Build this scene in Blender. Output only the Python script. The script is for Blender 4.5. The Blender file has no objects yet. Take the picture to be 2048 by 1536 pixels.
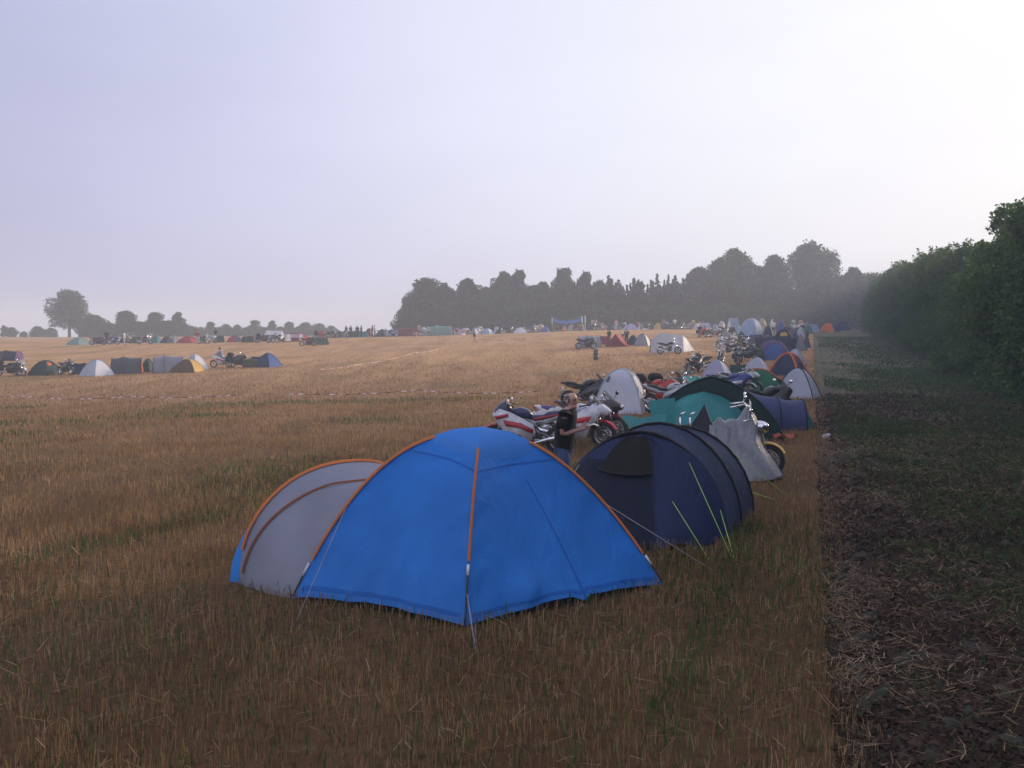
import bpy, math, random
import numpy as np
from mathutils import Vector, Matrix
random.seed(7); RNG = np.random.default_rng(7)
PI = math.pi
sc = bpy.context.scene
COL = sc.collection
KIDS = {}

# ------------------------------------------------------------------ camera model and terrain
F, CX, CY, HZ, CH = 2000.0, 1024.0, 768.0, 655.0, 2.75
PITCH = math.atan((CY - HZ) / F)
LANE = 0.2985                                   # the row of tents, the strip and the hedge run along (LANE, 1)

def smooth(a, b, x):
    t = np.clip((x - a) / (b - a), 0, 1)
    return t * t * (3 - 2 * t)

def terr(x, y):
    x = np.asarray(x, float); y = np.asarray(y, float)
    rise = 2.4 * smooth(45, 150, y)
    sp = np.log1p(np.exp(np.clip((12 - x) / 4, -30, 30))) * 4
    left = -1.95 * (1 - np.exp(-sp / 40)) * smooth(15, 60, y)
    roll = 0.05 * np.sin(x * .11 + 1) * np.sin(y * .07) * smooth(14, 40, y)
    far = -np.clip(y - 215, 0, 400) * 0.022 * smooth(215, 330, y)
    return rise + left + roll + far

def ray(px, py):
    xc, yv = (px - CX) / F, (CY - py) / F
    cp, sp = math.cos(PITCH), math.sin(PITCH)
    return Vector((xc, cp + yv * sp, -sp + yv * cp))

def G(px, py):                                  # where the line of sight meets the field
    r = ray(px, py); y = 3.0
    while y < 400:
        k = y / r.y
        if CH + r.z * k <= float(terr(r.x * k, y)): break
        y *= 1.01
    lo, hi = y / 1.01, y
    for _ in range(20):
        m = (lo + hi) / 2; k = m / r.y
        if CH + r.z * k <= float(terr(r.x * k, m)): hi = m
        else: lo = m
    k = hi / r.y
    return Vector((r.x * k, hi, float(terr(r.x * k, hi))))

def at(px, py, d):                              # point at depth d along a line of sight
    r = ray(px, py); k = d / r.y
    return Vector((r.x * k, d, CH + r.z * k))

def D(px, d):
    x = (px - CX) / F * d
    return Vector((x, d, float(terr(x, d))))

# ------------------------------------------------------------------ materials
MATS = {}
def nt(name):
    m = bpy.data.materials.new(name); m.use_nodes = True
    n = m.node_tree.nodes; b = n['Principled BSDF']
    return m, n, m.node_tree.links, b

def ramp(n, stops):
    r = n.new('ShaderNodeValToRGB')
    e = r.color_ramp.elements
    while len(e) > 1: e.remove(e[-1])
    e[0].position, e[0].color = stops[0][0], (*stops[0][1], 1)
    for p, c in stops[1:]:
        q = e.new(p); q.color = (*c, 1)
    return r

def paint(c, rough=.35, metal=0.0, spec=.5):
    k = ('paint', c, rough, metal)
    if k in MATS: return MATS[k]
    m, n, l, b = nt('paint')
    tc = n.new('ShaderNodeTexCoord'); no = n.new('ShaderNodeTexNoise'); no.inputs['Scale'].default_value = 9
    no.inputs['Detail'].default_value = 4
    l.new(tc.outputs['Object'], no.inputs['Vector'])
    r = ramp(n, [(.35, tuple(x * .8 for x in c)), (.65, tuple(min(1, x * 1.12) for x in c))])
    l.new(no.outputs['Fac'], r.inputs[0]); l.new(r.outputs[0], b.inputs['Base Color'])
    b.inputs['Roughness'].default_value = rough; b.inputs['Metallic'].default_value = metal
    MATS[k] = m; return m

def cloth(c, trans=.22, rough=.6, bump=.35, scale=2.2):
    k = ('cloth', c, trans, rough, bump)
    if k in MATS: return MATS[k]
    m, n, l, b = nt('tent_cloth')
    tc = n.new('ShaderNodeTexCoord')
    no = n.new('ShaderNodeTexNoise'); no.inputs['Scale'].default_value = 1.3; no.inputs['Detail'].default_value = 5
    l.new(tc.outputs['Object'], no.inputs['Vector'])
    r = ramp(n, [(.3, tuple(x * .82 for x in c)), (.7, tuple(min(1, x * 1.1) for x in c))])
    l.new(no.outputs['Fac'], r.inputs[0]); l.new(r.outputs[0], b.inputs['Base Color'])
    w = n.new('ShaderNodeTexNoise'); w.inputs['Scale'].default_value = scale; w.inputs['Detail'].default_value = 6
    w.inputs['Distortion'].default_value = 1.2
    mp = n.new('ShaderNodeMapping'); mp.inputs['Scale'].default_value = (2.2, 2.2, .7)
    l.new(tc.outputs['Object'], mp.inputs[0]); l.new(mp.outputs[0], w.inputs['Vector'])
    bp = n.new('ShaderNodeBump'); bp.inputs['Strength'].default_value = bump; bp.inputs['Distance'].default_value = .05
    l.new(w.outputs['Fac'], bp.inputs['Height']); l.new(bp.outputs[0], b.inputs['Normal'])
    b.inputs['Roughness'].default_value = rough; b.inputs['Specular IOR Level'].default_value = .22 if rough > .4 else .5
    tr = n.new('ShaderNodeBsdfTranslucent'); l.new(r.outputs[0], tr.inputs['Color'])
    mx = n.new('ShaderNodeMixShader'); mx.inputs[0].default_value = trans
    out = n['Material Output']
    l.new(b.outputs[0], mx.inputs[1]); l.new(tr.outputs[0], mx.inputs[2]); l.new(mx.outputs[0], out.inputs['Surface'])
    MATS[k] = m; return m

def leafmat(name, dark, light, trans=.3):
    m, n, l, b = nt(name)
    g = n.new('ShaderNodeNewGeometry'); oi = n.new('ShaderNodeObjectInfo')
    tc = n.new('ShaderNodeTexCoord'); no = n.new('ShaderNodeTexNoise'); no.inputs['Scale'].default_value = .9
    l.new(tc.outputs['Object'], no.inputs['Vector'])
    a = n.new('ShaderNodeMath'); a.operation = 'MULTIPLY_ADD'; a.inputs[1].default_value = .45
    l.new(g.outputs['Random Per Island'], a.inputs[0]); 
    a2 = n.new('ShaderNodeMath'); a2.operation = 'MULTIPLY_ADD'; a2.inputs[1].default_value = .6
    l.new(no.outputs['Fac'], a2.inputs[0]); a2.inputs[2].default_value = -.1
    l.new(a2.outputs[0], a.inputs[2])
    a3 = n.new('ShaderNodeMath'); a3.operation = 'MULTIPLY_ADD'; a3.inputs[1].default_value = .22
    l.new(oi.outputs['Random'], a3.inputs[0]); l.new(a.outputs[0], a3.inputs[2])
    r = ramp(n, [(.1, dark), (.9, light)])
    l.new(a3.outputs[0], r.inputs[0]); l.new(r.outputs[0], b.inputs['Base Color'])
    b.inputs['Roughness'].default_value = .6
    tr = n.new('ShaderNodeBsdfTranslucent'); l.new(r.outputs[0], tr.inputs['Color'])
    mx = n.new('ShaderNodeMixShader'); mx.inputs[0].default_value = trans
    l.new(b.outputs[0], mx.inputs[1]); l.new(tr.outputs[0], mx.inputs[2])
    l.new(mx.outputs[0], n['Material Output'].inputs['Surface'])
    return m

def glassmat(c=(.05, .06, .07), a=.55):
    k = ('glass', c, a)
    if k in MATS: return MATS[k]
    m, n, l, b = nt('smoked_screen')
    no = n.new('ShaderNodeTexNoise'); no.inputs['Scale'].default_value = 4
    r = ramp(n, [(.3, c), (.7, tuple(x * 1.3 for x in c))]); l.new(no.outputs['Fac'], r.inputs[0])
    l.new(r.outputs[0], b.inputs['Base Color'])
    b.inputs['Roughness'].default_value = .08; b.inputs['Alpha'].default_value = a
    MATS[k] = m; return m

CHROME = paint((.75, .75, .78), .12, 1.0)
STEEL = paint((.35, .35, .37), .35, 1.0)
RUBBER = paint((.018, .018, .018), .8)
BLACK = paint((.015, .015, .018), .4)
DARK = paint((.03, .03, .034), .55)

# ------------------------------------------------------------------ mesh helpers
class M:
    def __init__(s): s.v, s.f, s.mi, s.cur = [], [], [], 0
    def add(s, vs, fs):
        o = len(s.v); s.v += [tuple(p) for p in vs]
        for f in fs: s.f.append([o + i for i in f]); s.mi.append(s.cur)
        return s
    def grid(s, rows, closed=False):
        nu, nv = len(rows), len(rows[0]); fs = []
        for i in range(nu - 1):
            for j in range(nv if closed else nv - 1):
                k = (j + 1) % nv
                fs.append((i * nv + j, i * nv + k, (i + 1) * nv + k, (i + 1) * nv + j))
        return s.add([p for r in rows for p in r], fs)
    def loft(s, rings, cap=True):
        s.grid(rings, True)
        if cap:
            n = len(rings[0]); o = len(s.v) - n * len(rings)
            s.f.append([o + i for i in range(n)][::-1]); s.mi.append(s.cur)
            q = len(s.v) - n
            s.f.append([q + i for i in range(n)]); s.mi.append(s.cur)
        return s
    def tube(s, path, r, n=6, cap=True):
        path = [Vector(p) for p in path]; rings = []
        rr = r if isinstance(r, (list, tuple)) else [r] * len(path)
        for i, p in enumerate(path):
            t = (path[min(i + 1, len(path) - 1)] - path[max(i - 1, 0)]).normalized()
            a = t.cross(Vector((0, 0, 1)) if abs(t.z) < .95 else Vector((1, 0, 0))).normalized(); b = t.cross(a)
            rings.append([p + (a * math.cos(2 * PI * k / n) + b * math.sin(2 * PI * k / n)) * rr[i] for k in range(n)])
        return s.loft(rings, cap)
    def box(s, c, d, top=1.0):
        x, y, z = c; a, b, h = d[0] / 2, d[1] / 2, d[2] / 2
        v = [(x + i * a * (1 if k < 0 else top), y + j * b * (1 if k < 0 else top), z + k * h) for k in (-1, 1) for i, j in ((-1, -1), (1, -1), (1, 1), (-1, 1))]
        return s.add(v, [(3, 2, 1, 0), (4, 5, 6, 7), (0, 1, 5, 4), (1, 2, 6, 5), (2, 3, 7, 6), (3, 0, 4, 7)])
    def torus(s, c, R, r, axis='y', n=20, m=8, ry=None):
        rings = []; ry = ry or r
        for i in range(n + 1):
            a = 2 * PI * i / n; ring = []
            for j in range(m):
                b = 2 * PI * j / m; q = R + r * math.cos(b); h = ry * math.sin(b)
                ring.append((c[0] + q * math.cos(a), c[1] + h, c[2] + q * math.sin(a)) if axis == 'y' else (c[0] + q * math.cos(a), c[1] + q * math.sin(a), c[2] + h))
            rings.append(ring)
        return s.grid(rings, True)
    def ell(s, c, r, n=12, m=8):
        rings = [[(c[0] + r[0] * math.sin(PI * i / m) * math.cos(2 * PI * j / n), c[1] + r[1] * math.sin(PI * i / m) * math.sin(2 * PI * j / n), c[2] - r[2] * math.cos(PI * i / m)) for j in range(n)] for i in range(m + 1)]
        return s.grid(rings, True)
    def secs(s, sec, n=12, p=2.6):               # superellipse sections along x: (x, z, half width, half height[, y])
        rings = []
        for q in sec:
            x, z, w, h = q[:4]; y0 = q[4] if len(q) > 4 else 0
            ring = []
            for k in range(n):
                a = 2 * PI * k / n; ca, sa = math.cos(a), math.sin(a)
                ring.append((x, y0 + w * math.copysign(abs(ca) ** (2 / p), ca), z + h * math.copysign(abs(sa) ** (2 / p), sa)))
            rings.append(ring)
        return s.loft(rings)
    def plate(s, out, y, th, bulge=0):           # outline in x,z set upright at y, with thickness
        n = len(out); cx = sum(o[0] for o in out) / n; cz = sum(o[1] for o in out) / n; sg = 1 if y > 0 else -1
        v = [(o[0], y, o[1]) for o in out] + [(o[0], y - sg * th, o[1]) for o in out]
        v += [(cx, y + sg * bulge, cz), (cx, y - sg * th, cz)]
        fs = []
        for i in range(n):
            j = (i + 1) % n; fs += [(i, j, 2 * n), (n + j, n + i, 2 * n + 1), (i, n + i, n + j, j)]
        return s.add(v, fs)
    def build(s, name, mats, parent=None, flat=False, loc=None):
        me = bpy.data.meshes.new(name); me.from_pydata(s.v, [], s.f)
        for m in (mats if isinstance(mats, (list, tuple)) else [mats]): me.materials.append(m)
        if any(s.mi): me.polygons.foreach_set('material_index', s.mi)
        if not flat: me.polygons.foreach_set('use_smooth', [True] * len(me.polygons))
        me.update()
        return link(name, me, parent, loc)

def link(name, me, parent=None, loc=None):
    o = bpy.data.objects.new(name, me); COL.objects.link(o)
    if parent is not None:
        o.parent = parent; KIDS.setdefault(parent.name, []).append(o)
    if loc is not None: o.location = loc
    return o

def tag(o, label=None, cat=None, group=None, kind=None):
    if label: o['label'] = label
    if cat: o['category'] = cat
    if group: o['group'] = group
    if kind: o['kind'] = kind
    return o

def thing(name, label, cat, loc=(0, 0, 0), rz=0, group=None):
    o = bpy.data.objects.new(name, None); COL.objects.link(o); o.empty_display_size = .2
    o.location = loc; o.rotation_euler = (0, 0, rz)
    return tag(o, label, cat, group)

def copy_tree(o, parent=None):
    c = o.copy(); COL.objects.link(c)
    if parent is not None:
        c.parent = parent; KIDS.setdefault(parent.name, []).append(c)
    for k in list(KIDS.get(o.name, [])): copy_tree(k, c)
    return c

def npmesh(name, V, k, mat, parent=None):        # V: (N*k, 3) vertices of N k-gons
    N = len(V) // k
    me = bpy.data.meshes.new(name); me.vertices.add(len(V)); me.loops.add(len(V)); me.polygons.add(N)
    me.vertices.foreach_set('co', np.ascontiguousarray(V, dtype=np.float32).ravel())
    me.loops.foreach_set('vertex_index', np.arange(len(V), dtype=np.int32))
    me.polygons.foreach_set('loop_start', np.arange(0, len(V), k, dtype=np.int32))
    me.materials.append(mat); me.update(); me.validate()
    return link(name, me, parent)

def vnoise(x, y, seed=0):                        # value noise
    xi, yi = np.floor(x).astype(int), np.floor(y).astype(int); fx, fy = x - xi, y - yi
    def h(a, b):
        n = (a * 374761393 + b * 668265263 + seed * 974711) & 0x7fffffff
        n = ((n ^ (n >> 13)) * 1274126177) & 0x7fffffff
        return ((n ^ (n >> 16)) & 0xffff) / 65535.0
    u, v = fx * fx * (3 - 2 * fx), fy * fy * (3 - 2 * fy)
    return (h(xi, yi) * (1 - u) + h(xi + 1, yi) * u) * (1 - v) + (h(xi, yi + 1) * (1 - u) + h(xi + 1, yi + 1) * u) * v

def lane_t(x, y): return x - LANE * y - .28      # 0 at the edge of the ploughed strip, negative on the stubble

# ------------------------------------------------------------------ ground
def axis(n, first, last):
    k = (last / first) ** (1 / n); return [first * k ** i for i in range(n + 1)]
ys = [-1200, -500, -200, -80, -30, -10] + list(np.arange(-4, 40, 1.0)) + list(np.arange(40, 260, 4.0)) + axis(12, 260, 1200)
xs_ = list(np.arange(0, 30, 1.5)) + list(np.arange(30, 160, 5.0)) + axis(10, 160, 1200)
xs = [-x for x in xs_[::-1][:-1]] + xs_
gx, gy = np.meshgrid(xs, ys)
gz = terr(gx, gy)
gm = M(); gm.grid([[(gx[i, j], gy[i, j], gz[i, j]) for j in range(gx.shape[1])] for i in range(gx.shape[0])])

def field_material():
    m, n, l, b = nt('stubble_field')
    g = n.new('ShaderNodeNewGeometry')
    mp = n.new('ShaderNodeMapping'); mp.inputs['Rotation'].default_value = (0, 0, math.atan(LANE)); mp.inputs['Scale'].default_value = (1, .16, 1)
    l.new(g.outputs['Position'], mp.inputs[0])
    def noise(scale, det, vec=mp):
        q = n.new('ShaderNodeTexNoise'); q.inputs['Scale'].default_value = scale; q.inputs['Detail'].default_value = det
        l.new(vec.outputs[0] if vec is mp else vec, q.inputs['Vector']); return q
    a = noise(.55, 6); bb = noise(5.5, 4); c = noise(.12, 3, g.outputs['Position']); d = noise(9, 5, g.outputs['Position'])
    r1 = ramp(n, [(.25, (.22, .125, .055)), (.5, (.43, .25, .118)), (.75, (.53, .33, .165))])
    l.new(d.outputs['Fac'], r1.inputs[0])
    r2 = ramp(n, [(.3, (.68, .62, .56)), (.65, (1.1, 1.08, 1.05))]); l.new(a.outputs['Fac'], r2.inputs[0])
    mx = n.new('ShaderNodeMixRGB'); mx.blend_type = 'MULTIPLY'; mx.inputs[0].default_value = .85
    l.new(r1.outputs[0], mx.inputs[1]); l.new(r2.outputs[0], mx.inputs[2])
    r3 = ramp(n, [(.56, (0, 0, 0)), (.72, (1, 1, 1))]); l.new(c.outputs['Fac'], r3.inputs[0])
    mul = n.new('ShaderNodeMath'); mul.operation = 'MULTIPLY'; mul.inputs[1].default_value = .5
    l.new(r3.outputs[0], mul.inputs[0])
    m2 = n.new('ShaderNodeMixRGB'); l.new(mul.outputs[0], m2.inputs[0]); l.new(mx.outputs[0], m2.inputs[1]); m2.inputs[2].default_value = (.10, .115, .04, 1)
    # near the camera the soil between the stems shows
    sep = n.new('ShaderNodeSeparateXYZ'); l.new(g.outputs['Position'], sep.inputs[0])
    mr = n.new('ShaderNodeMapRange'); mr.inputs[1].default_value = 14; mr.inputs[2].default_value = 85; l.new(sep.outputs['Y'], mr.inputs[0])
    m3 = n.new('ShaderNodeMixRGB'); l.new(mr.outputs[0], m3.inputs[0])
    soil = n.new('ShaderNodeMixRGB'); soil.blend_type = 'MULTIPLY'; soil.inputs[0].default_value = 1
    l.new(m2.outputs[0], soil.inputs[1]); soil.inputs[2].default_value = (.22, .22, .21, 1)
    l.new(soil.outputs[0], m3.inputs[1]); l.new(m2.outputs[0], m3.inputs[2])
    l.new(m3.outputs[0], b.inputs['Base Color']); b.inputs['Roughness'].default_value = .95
    b.inputs['Specular IOR Level'].default_value = .1
    bp = n.new('ShaderNodeBump'); bp.inputs['Strength'].default_value = .6; bp.inputs['Distance'].default_value = .12
    l.new(bb.outputs['Fac'], bp.inputs['Height']); l.new(bp.outputs[0], b.inputs['Normal'])
    return m
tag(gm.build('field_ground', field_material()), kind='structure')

# ploughed strip: real clods
def soil_material():
    m, n, l, b = nt('ploughed_soil')
    g = n.new('ShaderNodeNewGeometry')
    q = n.new('ShaderNodeTexNoise'); q.inputs['Scale'].default_value = 7; q.inputs['Detail'].default_value = 8; l.new(g.outputs['Position'], q.inputs['Vector'])
    r = ramp(n, [(.3, (.006, .0038, .0024)), (.5, (.022, .0125, .007)), (.72, (.055, .033, .019))]); l.new(q.outputs['Fac'], r.inputs[0])
    c = n.new('ShaderNodeTexNoise'); c.inputs['Scale'].default_value = .45; c.inputs['Detail'].default_value = 4; l.new(g.outputs['Position'], c.inputs['Vector'])
    r3 = ramp(n, [(.45, (0, 0, 0)), (.68, (.75, .75, .75))]); l.new(c.outputs['Fac'], r3.inputs[0])
    mx = n.new('ShaderNodeMixRGB'); l.new(r3.outputs[0], mx.inputs[0]); l.new(r.outputs[0], mx.inputs[1]); mx.inputs[2].default_value = (.018, .026, .008, 1)
    sep = n.new('ShaderNodeSeparateXYZ'); l.new(g.outputs['Position'], sep.inputs[0])
    mr = n.new('ShaderNodeMapRange'); mr.inputs[1].default_value = 22; mr.inputs[2].default_value = 60; mr.inputs[4].default_value = .8; l.new(sep.outputs['Y'], mr.inputs[0])
    gr = ramp(n, [(.35, (.045, .065, .018)), (.65, (.15, .10, .05))]); l.new(c.outputs['Fac'], gr.inputs[0])
    mf = n.new('ShaderNodeMixRGB'); l.new(mr.outputs[0], mf.inputs[0]); l.new(mx.outputs[0], mf.inputs[1]); l.new(gr.outputs[0], mf.inputs[2])
    l.new(mf.outputs[0], b.inputs['Base Color']); b.inputs['Roughness'].default_value = .9
    bp = n.new('ShaderNodeBump'); bp.inputs['Strength'].default_value = .8; bp.inputs['Distance'].default_value = .05
    l.new(q.outputs['Fac'], bp.inputs['Height']); l.new(bp.outputs[0], b.inputs['Normal'])
    return m
sy = np.concatenate([np.arange(1, 9, .09), np.arange(9, 22, .06), np.arange(22, 50, .2), np.arange(50, 160, 1.0)])
st = np.concatenate([np.arange(-.12, 4.5, .055), np.arange(4.5, 16, .16)])
tt, yy = np.meshgrid(st, sy)
edge = .16 * (vnoise(yy * 1.1, yy * 0, 3) - .5) + .13 * (vnoise(yy * 7, yy * 0, 6) - .5)
xx = LANE * yy + .28 + tt + edge
clod = .09 * np.maximum(vnoise(xx * 4.5, yy * 4.5, 1) - .45, 0) + .09 * np.maximum(vnoise(xx * 11, yy * 11, 2) - .4, 0) + .015 * vnoise(xx * .9, yy * .5, 5)
fur = .05 * np.exp(-((tt - .12) / .12) ** 2)
zz = terr(xx, yy) + .008 + .085 * smooth(.10, .42, tt) + clod * (1 - .5 * smooth(2, 6, tt)) * (1 - .9 * smooth(20, 45, yy)) * smooth(-.1, .25, tt) - fur * 0 - .03 * (tt < -.06)
pm = M(); pm.grid([[(xx[i, j], yy[i, j], zz[i, j]) for j in range(xx.shape[1])] for i in range(xx.shape[0])])
tag(pm.build('ploughed_strip', soil_material(), flat=False), kind='structure')

# ------------------------------------------------------------------ stubble, weeds, straw
def straw_material(name, dark, mid, light):
    m, n, l, b = nt(name)
    g = n.new('ShaderNodeNewGeometry'); r = ramp(n, [(0, dark), (.5, mid), (1, light)])
    q = n.new('ShaderNodeTexNoise'); q.inputs['Scale'].default_value = .7; q.inputs['Detail'].default_value = 4; l.new(g.outputs['Position'], q.inputs['Vector'])
    a = n.new('ShaderNodeMath'); a.operation = 'MULTIPLY_ADD'; a.inputs[1].default_value = .55; l.new(g.outputs['Random Per Island'], a.inputs[0])
    a2 = n.new('ShaderNodeMath'); a2.operation = 'MULTIPLY_ADD'; a2.inputs[1].default_value = 1.1; a2.inputs[2].default_value = -.33; l.new(q.outputs['Fac'], a2.inputs[0])
    l.new(a2.outputs[0], a.inputs[2]); l.new(a.outputs[0], r.inputs[0]); l.new(r.outputs[0], b.inputs['Base Color'])
    b.inputs['Roughness'].default_value = .75; b.inputs['Specular IOR Level'].default_value = .2
    tr = n.new('ShaderNodeBsdfTranslucent'); l.new(r.outputs[0], tr.inputs['Color'])
    mx = n.new('ShaderNodeMixShader'); mx.inputs[0].default_value = .25
    l.new(b.outputs[0], mx.inputs[1]); l.new(tr.outputs[0], mx.inputs[2]); l.new(mx.outputs[0], n['Material Output'].inputs['Surface'])
    return m

KEEP_OUT = []                                    # footprints (polygons) that no stem grows through
def inside(poly, x, y):
    r = np.zeros(len(x), bool); n = len(poly); j = n - 1
    for i in range(n):
        (xi, yi), (xj, yj) = poly[i], poly[j]
        c = ((yi > y) != (yj > y)) & (x < (xj - xi) * (y - yi) / (yj - yi + 1e-9) + xi)
        r ^= c; j = i
    return r

def blades(x, y, h, w, lean, z0=None, flat=False):
    N = len(x); z = terr(x, y) if z0 is None else z0
    a = RNG.uniform(0, 2 * PI, N); b = RNG.uniform(0, 2 * PI, N)
    dx, dy = np.cos(a) * w / 2, np.sin(a) * w / 2
    if flat:
        L = h; ex, ey, ez = np.cos(b) * L, np.sin(b) * L, RNG.uniform(-.15, .35, N) * L
    else:
        ln = np.abs(RNG.normal(0, lean, N)); ex, ey, ez = np.cos(b) * ln * h, np.sin(b) * ln * h, h
    V = np.empty((N, 4, 3))
    V[:, 0] = np.stack([x - dx, y - dy, z - .01], 1); V[:, 1] = np.stack([x + dx, y + dy, z - .01], 1)
    V[:, 2] = np.stack([x + dx * .7 + ex, y + dy * .7 + ey, z + ez], 1); V[:, 3] = np.stack([x - dx * .7 + ex, y - dy * .7 + ey, z + ez], 1)
    return V

def scatter(y0, y1, per_m2, umin=-.64, umax=.62):
    n = int(per_m2 * (umax - umin) / 2 * (y1 ** 2 - y0 ** 2))
    y = np.sqrt(RNG.uniform(y0 ** 2, y1 ** 2, n)); x = RNG.uniform(umin, umax, n) * y
    return x, y
def clear(x, y):
    k = np.ones(len(x), bool)
    for p in KEEP_OUT: k &= ~inside(p, x, y)
    return k

def weed_mask(x, y):
    """how much green grows at a place: drifts of regrowth, the wheel track beside the big tent"""
    t = lane_t(x, y)
    m = smooth(.56, .78, vnoise(x * .23 + 9, y * .16, 11)) * .28 + .16 * (1 - smooth(8, 13, y))
    for (xa, ya, xb, yb, w) in ((-5.6, 11.6, -1.0, 20.5, .35), (1.9, 9.4, 3.3, 13.6, .2), (-17, 30, -10, 35, .8), (1.0, 6.6, 1.9, 9.3, .2)):
        dx, dy = xb - xa, yb - ya; k = np.clip(((x - xa) * dx + (y - ya) * dy) / (dx * dx + dy * dy), 0, 1)
        dd = np.hypot(x - xa - k * dx, y - ya - k * dy)
        m = np.maximum(m, (.7 if w < .5 and xa > 0 else .5) * np.exp(-(dd / w) ** 2))
    return m

def build_stubble():
    out = []
    for (y0, y1, den, w0) in ((3.5, 8, 620, .0055), (8, 16, 430, .0065), (16, 26, 190, .010), (26, 45, 85, .016), (45, 105, 30, .028)):
        x, y = scatter(y0, y1, den)
        t = lane_t(x, y); row = .125
        t2 = np.where(t > -.45, t, np.round(t / row) * row) + RNG.normal(0, .030, len(t)); x = x + (t2 - t)
        k = (t2 < -.12 + .20 * vnoise(y * 1.1, y * 0, 3) + .30 * vnoise(y * 2.3, y * 0, 8) + .22 * vnoise(y * 9, y * 0, 9) * (RNG.uniform(0, 1, len(y)) < .6)) & clear(x, y)
        k &= RNG.uniform(0, 1, len(x)) > .85 * weed_mask(x, y)
        k &= RNG.uniform(0, 1, len(x)) > smooth(48, 104, y)
        k &= RNG.uniform(0, 1, len(x)) < (.35 + .9 * vnoise(x * 1.6, y * .9, 21)) * (.55 + .7 * vnoise(t2 * 1.1 + 50, y * .03, 23))
        x, y = x[k], y[k]
        hh = (.065 + .085 * vnoise(x * .5, y * .35, 4)) * RNG.uniform(.6, 1.25, len(x))
        out.append(blades(x, y, hh, w0 * RNG.uniform(.7, 1.4, len(x)), .22).reshape(-1, 3))
    s = npmesh('stubble', np.concatenate(out), 4, straw_material('straw_stem', (.080, .046, .020), (.29, .172, .078), (.50, .335, .175)))
    tag(s, 'short brown straw stubble standing in drill rows over the field', 'stubble', kind='stuff')
    out = []                                      # loose straw lying between the stems
    for (y0, y1, den) in ((3.5, 12, 26), (12, 26, 8)):
        x, y = scatter(y0, y1, den); k = (lane_t(x, y) < .1) & clear(x, y); x, y = x[k], y[k]
        out.append(blades(x, y, RNG.uniform(.05, .22, len(x)), .005 + .0004 * y, 0, terr(x, y) + RNG.uniform(.01, .1, len(x)), True).reshape(-1, 3))
    s = npmesh('loose_straw', np.concatenate(out), 4, straw_material('fallen_straw', (.16, .09, .045), (.34, .21, .11), (.55, .40, .25)))
    tag(s, 'broken straw lying loose between the stubble rows', 'straw', kind='stuff')
    out = []
    for (y0, y1, den, w0) in ((3.5, 9, 560, .007), (9, 20, 380, .010), (20, 45, 90, .02)):
        x, y = scatter(y0, y1, den); k = (lane_t(x, y) < 0) & clear(x, y) & (RNG.uniform(0, 1, len(x)) < weed_mask(x, y)); x, y = x[k], y[k]
        out.append(blades(x, y, RNG.uniform(.05, .17, len(x)), w0 * RNG.uniform(.7, 1.5, len(x)), .45).reshape(-1, 3))
    s = npmesh('green_regrowth', np.concatenate(out), 4, straw_material('weed_blade', (.02, .042, .009), (.045, .10, .02), (.09, .17, .036)))
    tag(s, 'fresh green grass coming up through the stubble', 'grass', kind='stuff')
    # on the ploughed strip: straw litter and weeds
    out = []
    for (y0, y1, den) in ((3.2, 10, 1000), (10, 24, 420), (24, 45, 80)):
        x, y = scatter(y0, y1, den, 0, .75); t = lane_t(x, y); k = (t > -.10) & (t < 9)
        k &= RNG.uniform(0, 1, len(x)) < (.25 + .9 * vnoise(x * 1.1, y * 1.1, 31) - .05 * t) * (.30 + .70 * smooth(5.5, 9.5, y))
        x, y = x[k], y[k]
        out.append(blades(x, y, np.where(RNG.uniform(0, 1, len(x)) < .07, RNG.uniform(.12, .3, len(x)), RNG.uniform(.025, .11, len(x))), .005 + .0005 * y, 0, terr(x, y) + RNG.uniform(.09, .22, len(x)), True).reshape(-1, 3))
    s = npmesh('straw_litter', np.concatenate(out), 4, straw_material('litter_straw', (.06, .036, .020), (.21, .13, .072), (.46, .33, .21)))
    tag(s, 'broken straw and roots strewn over the ploughed soil', 'straw', kind='stuff')
    out = []                                      # clods turned up by the plough
    for (y0, y1, den, r0) in ((3.2, 9, 1250, .014), (9, 18, 520, .019), (18, 40, 70, .030)):
        x, y = scatter(y0, y1, den, 0, .75); t = lane_t(x, y); k = (t > -.10) & (t < 8)
        k &= RNG.uniform(0, 1, len(x)) < (1.25 - .12 * t) * (.35 + 1.0 * vnoise(x * 1.4, y * 1.4, 51)); x, y, t = x[k], y[k], t[k]; n = len(x)
        r = r0 * RNG.uniform(.5, 1.5, n) * (1 + 1.3 * (RNG.uniform(0, 1, n) > .9))
        base = np.array([(1, 0, 0), (0, 1, 0), (-1, 0, 0), (0, -1, 0), (0, 0, 1), (0, 0, -1)], float)
        P = base[None] * RNG.uniform(.6, 1.5, (n, 6, 1)) + RNG.normal(0, .22, (n, 6, 3)); P *= r[:, None, None]; P[:, :, 2] *= .75
        a = RNG.uniform(0, 2 * PI, n); ca, sa = np.cos(a)[:, None], np.sin(a)[:, None]
        P = np.stack([P[:, :, 0] * ca - P[:, :, 1] * sa, P[:, :, 0] * sa + P[:, :, 1] * ca, P[:, :, 2]], 2)
        P += np.stack([x, y, terr(x, y) + .03 + .115 * smooth(.06, .4, t) + r * .1], 1)[:, None, :]
        F8 = np.array([(0, 1, 4), (1, 2, 4), (2, 3, 4), (3, 0, 4), (1, 0, 5), (2, 1, 5), (3, 2, 5), (0, 3, 5)])
        out.append(P[:, F8].reshape(-1, 3))
    s = npmesh('soil_clods', np.concatenate(out), 3, straw_material('clod', (.012, .007, .0045), (.042, .025, .015), (.115, .072, .045)))
    tag(s, 'crumbled dark clods of soil along the ploughed strip', 'soil clods', kind='stuff')
    out = []
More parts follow.
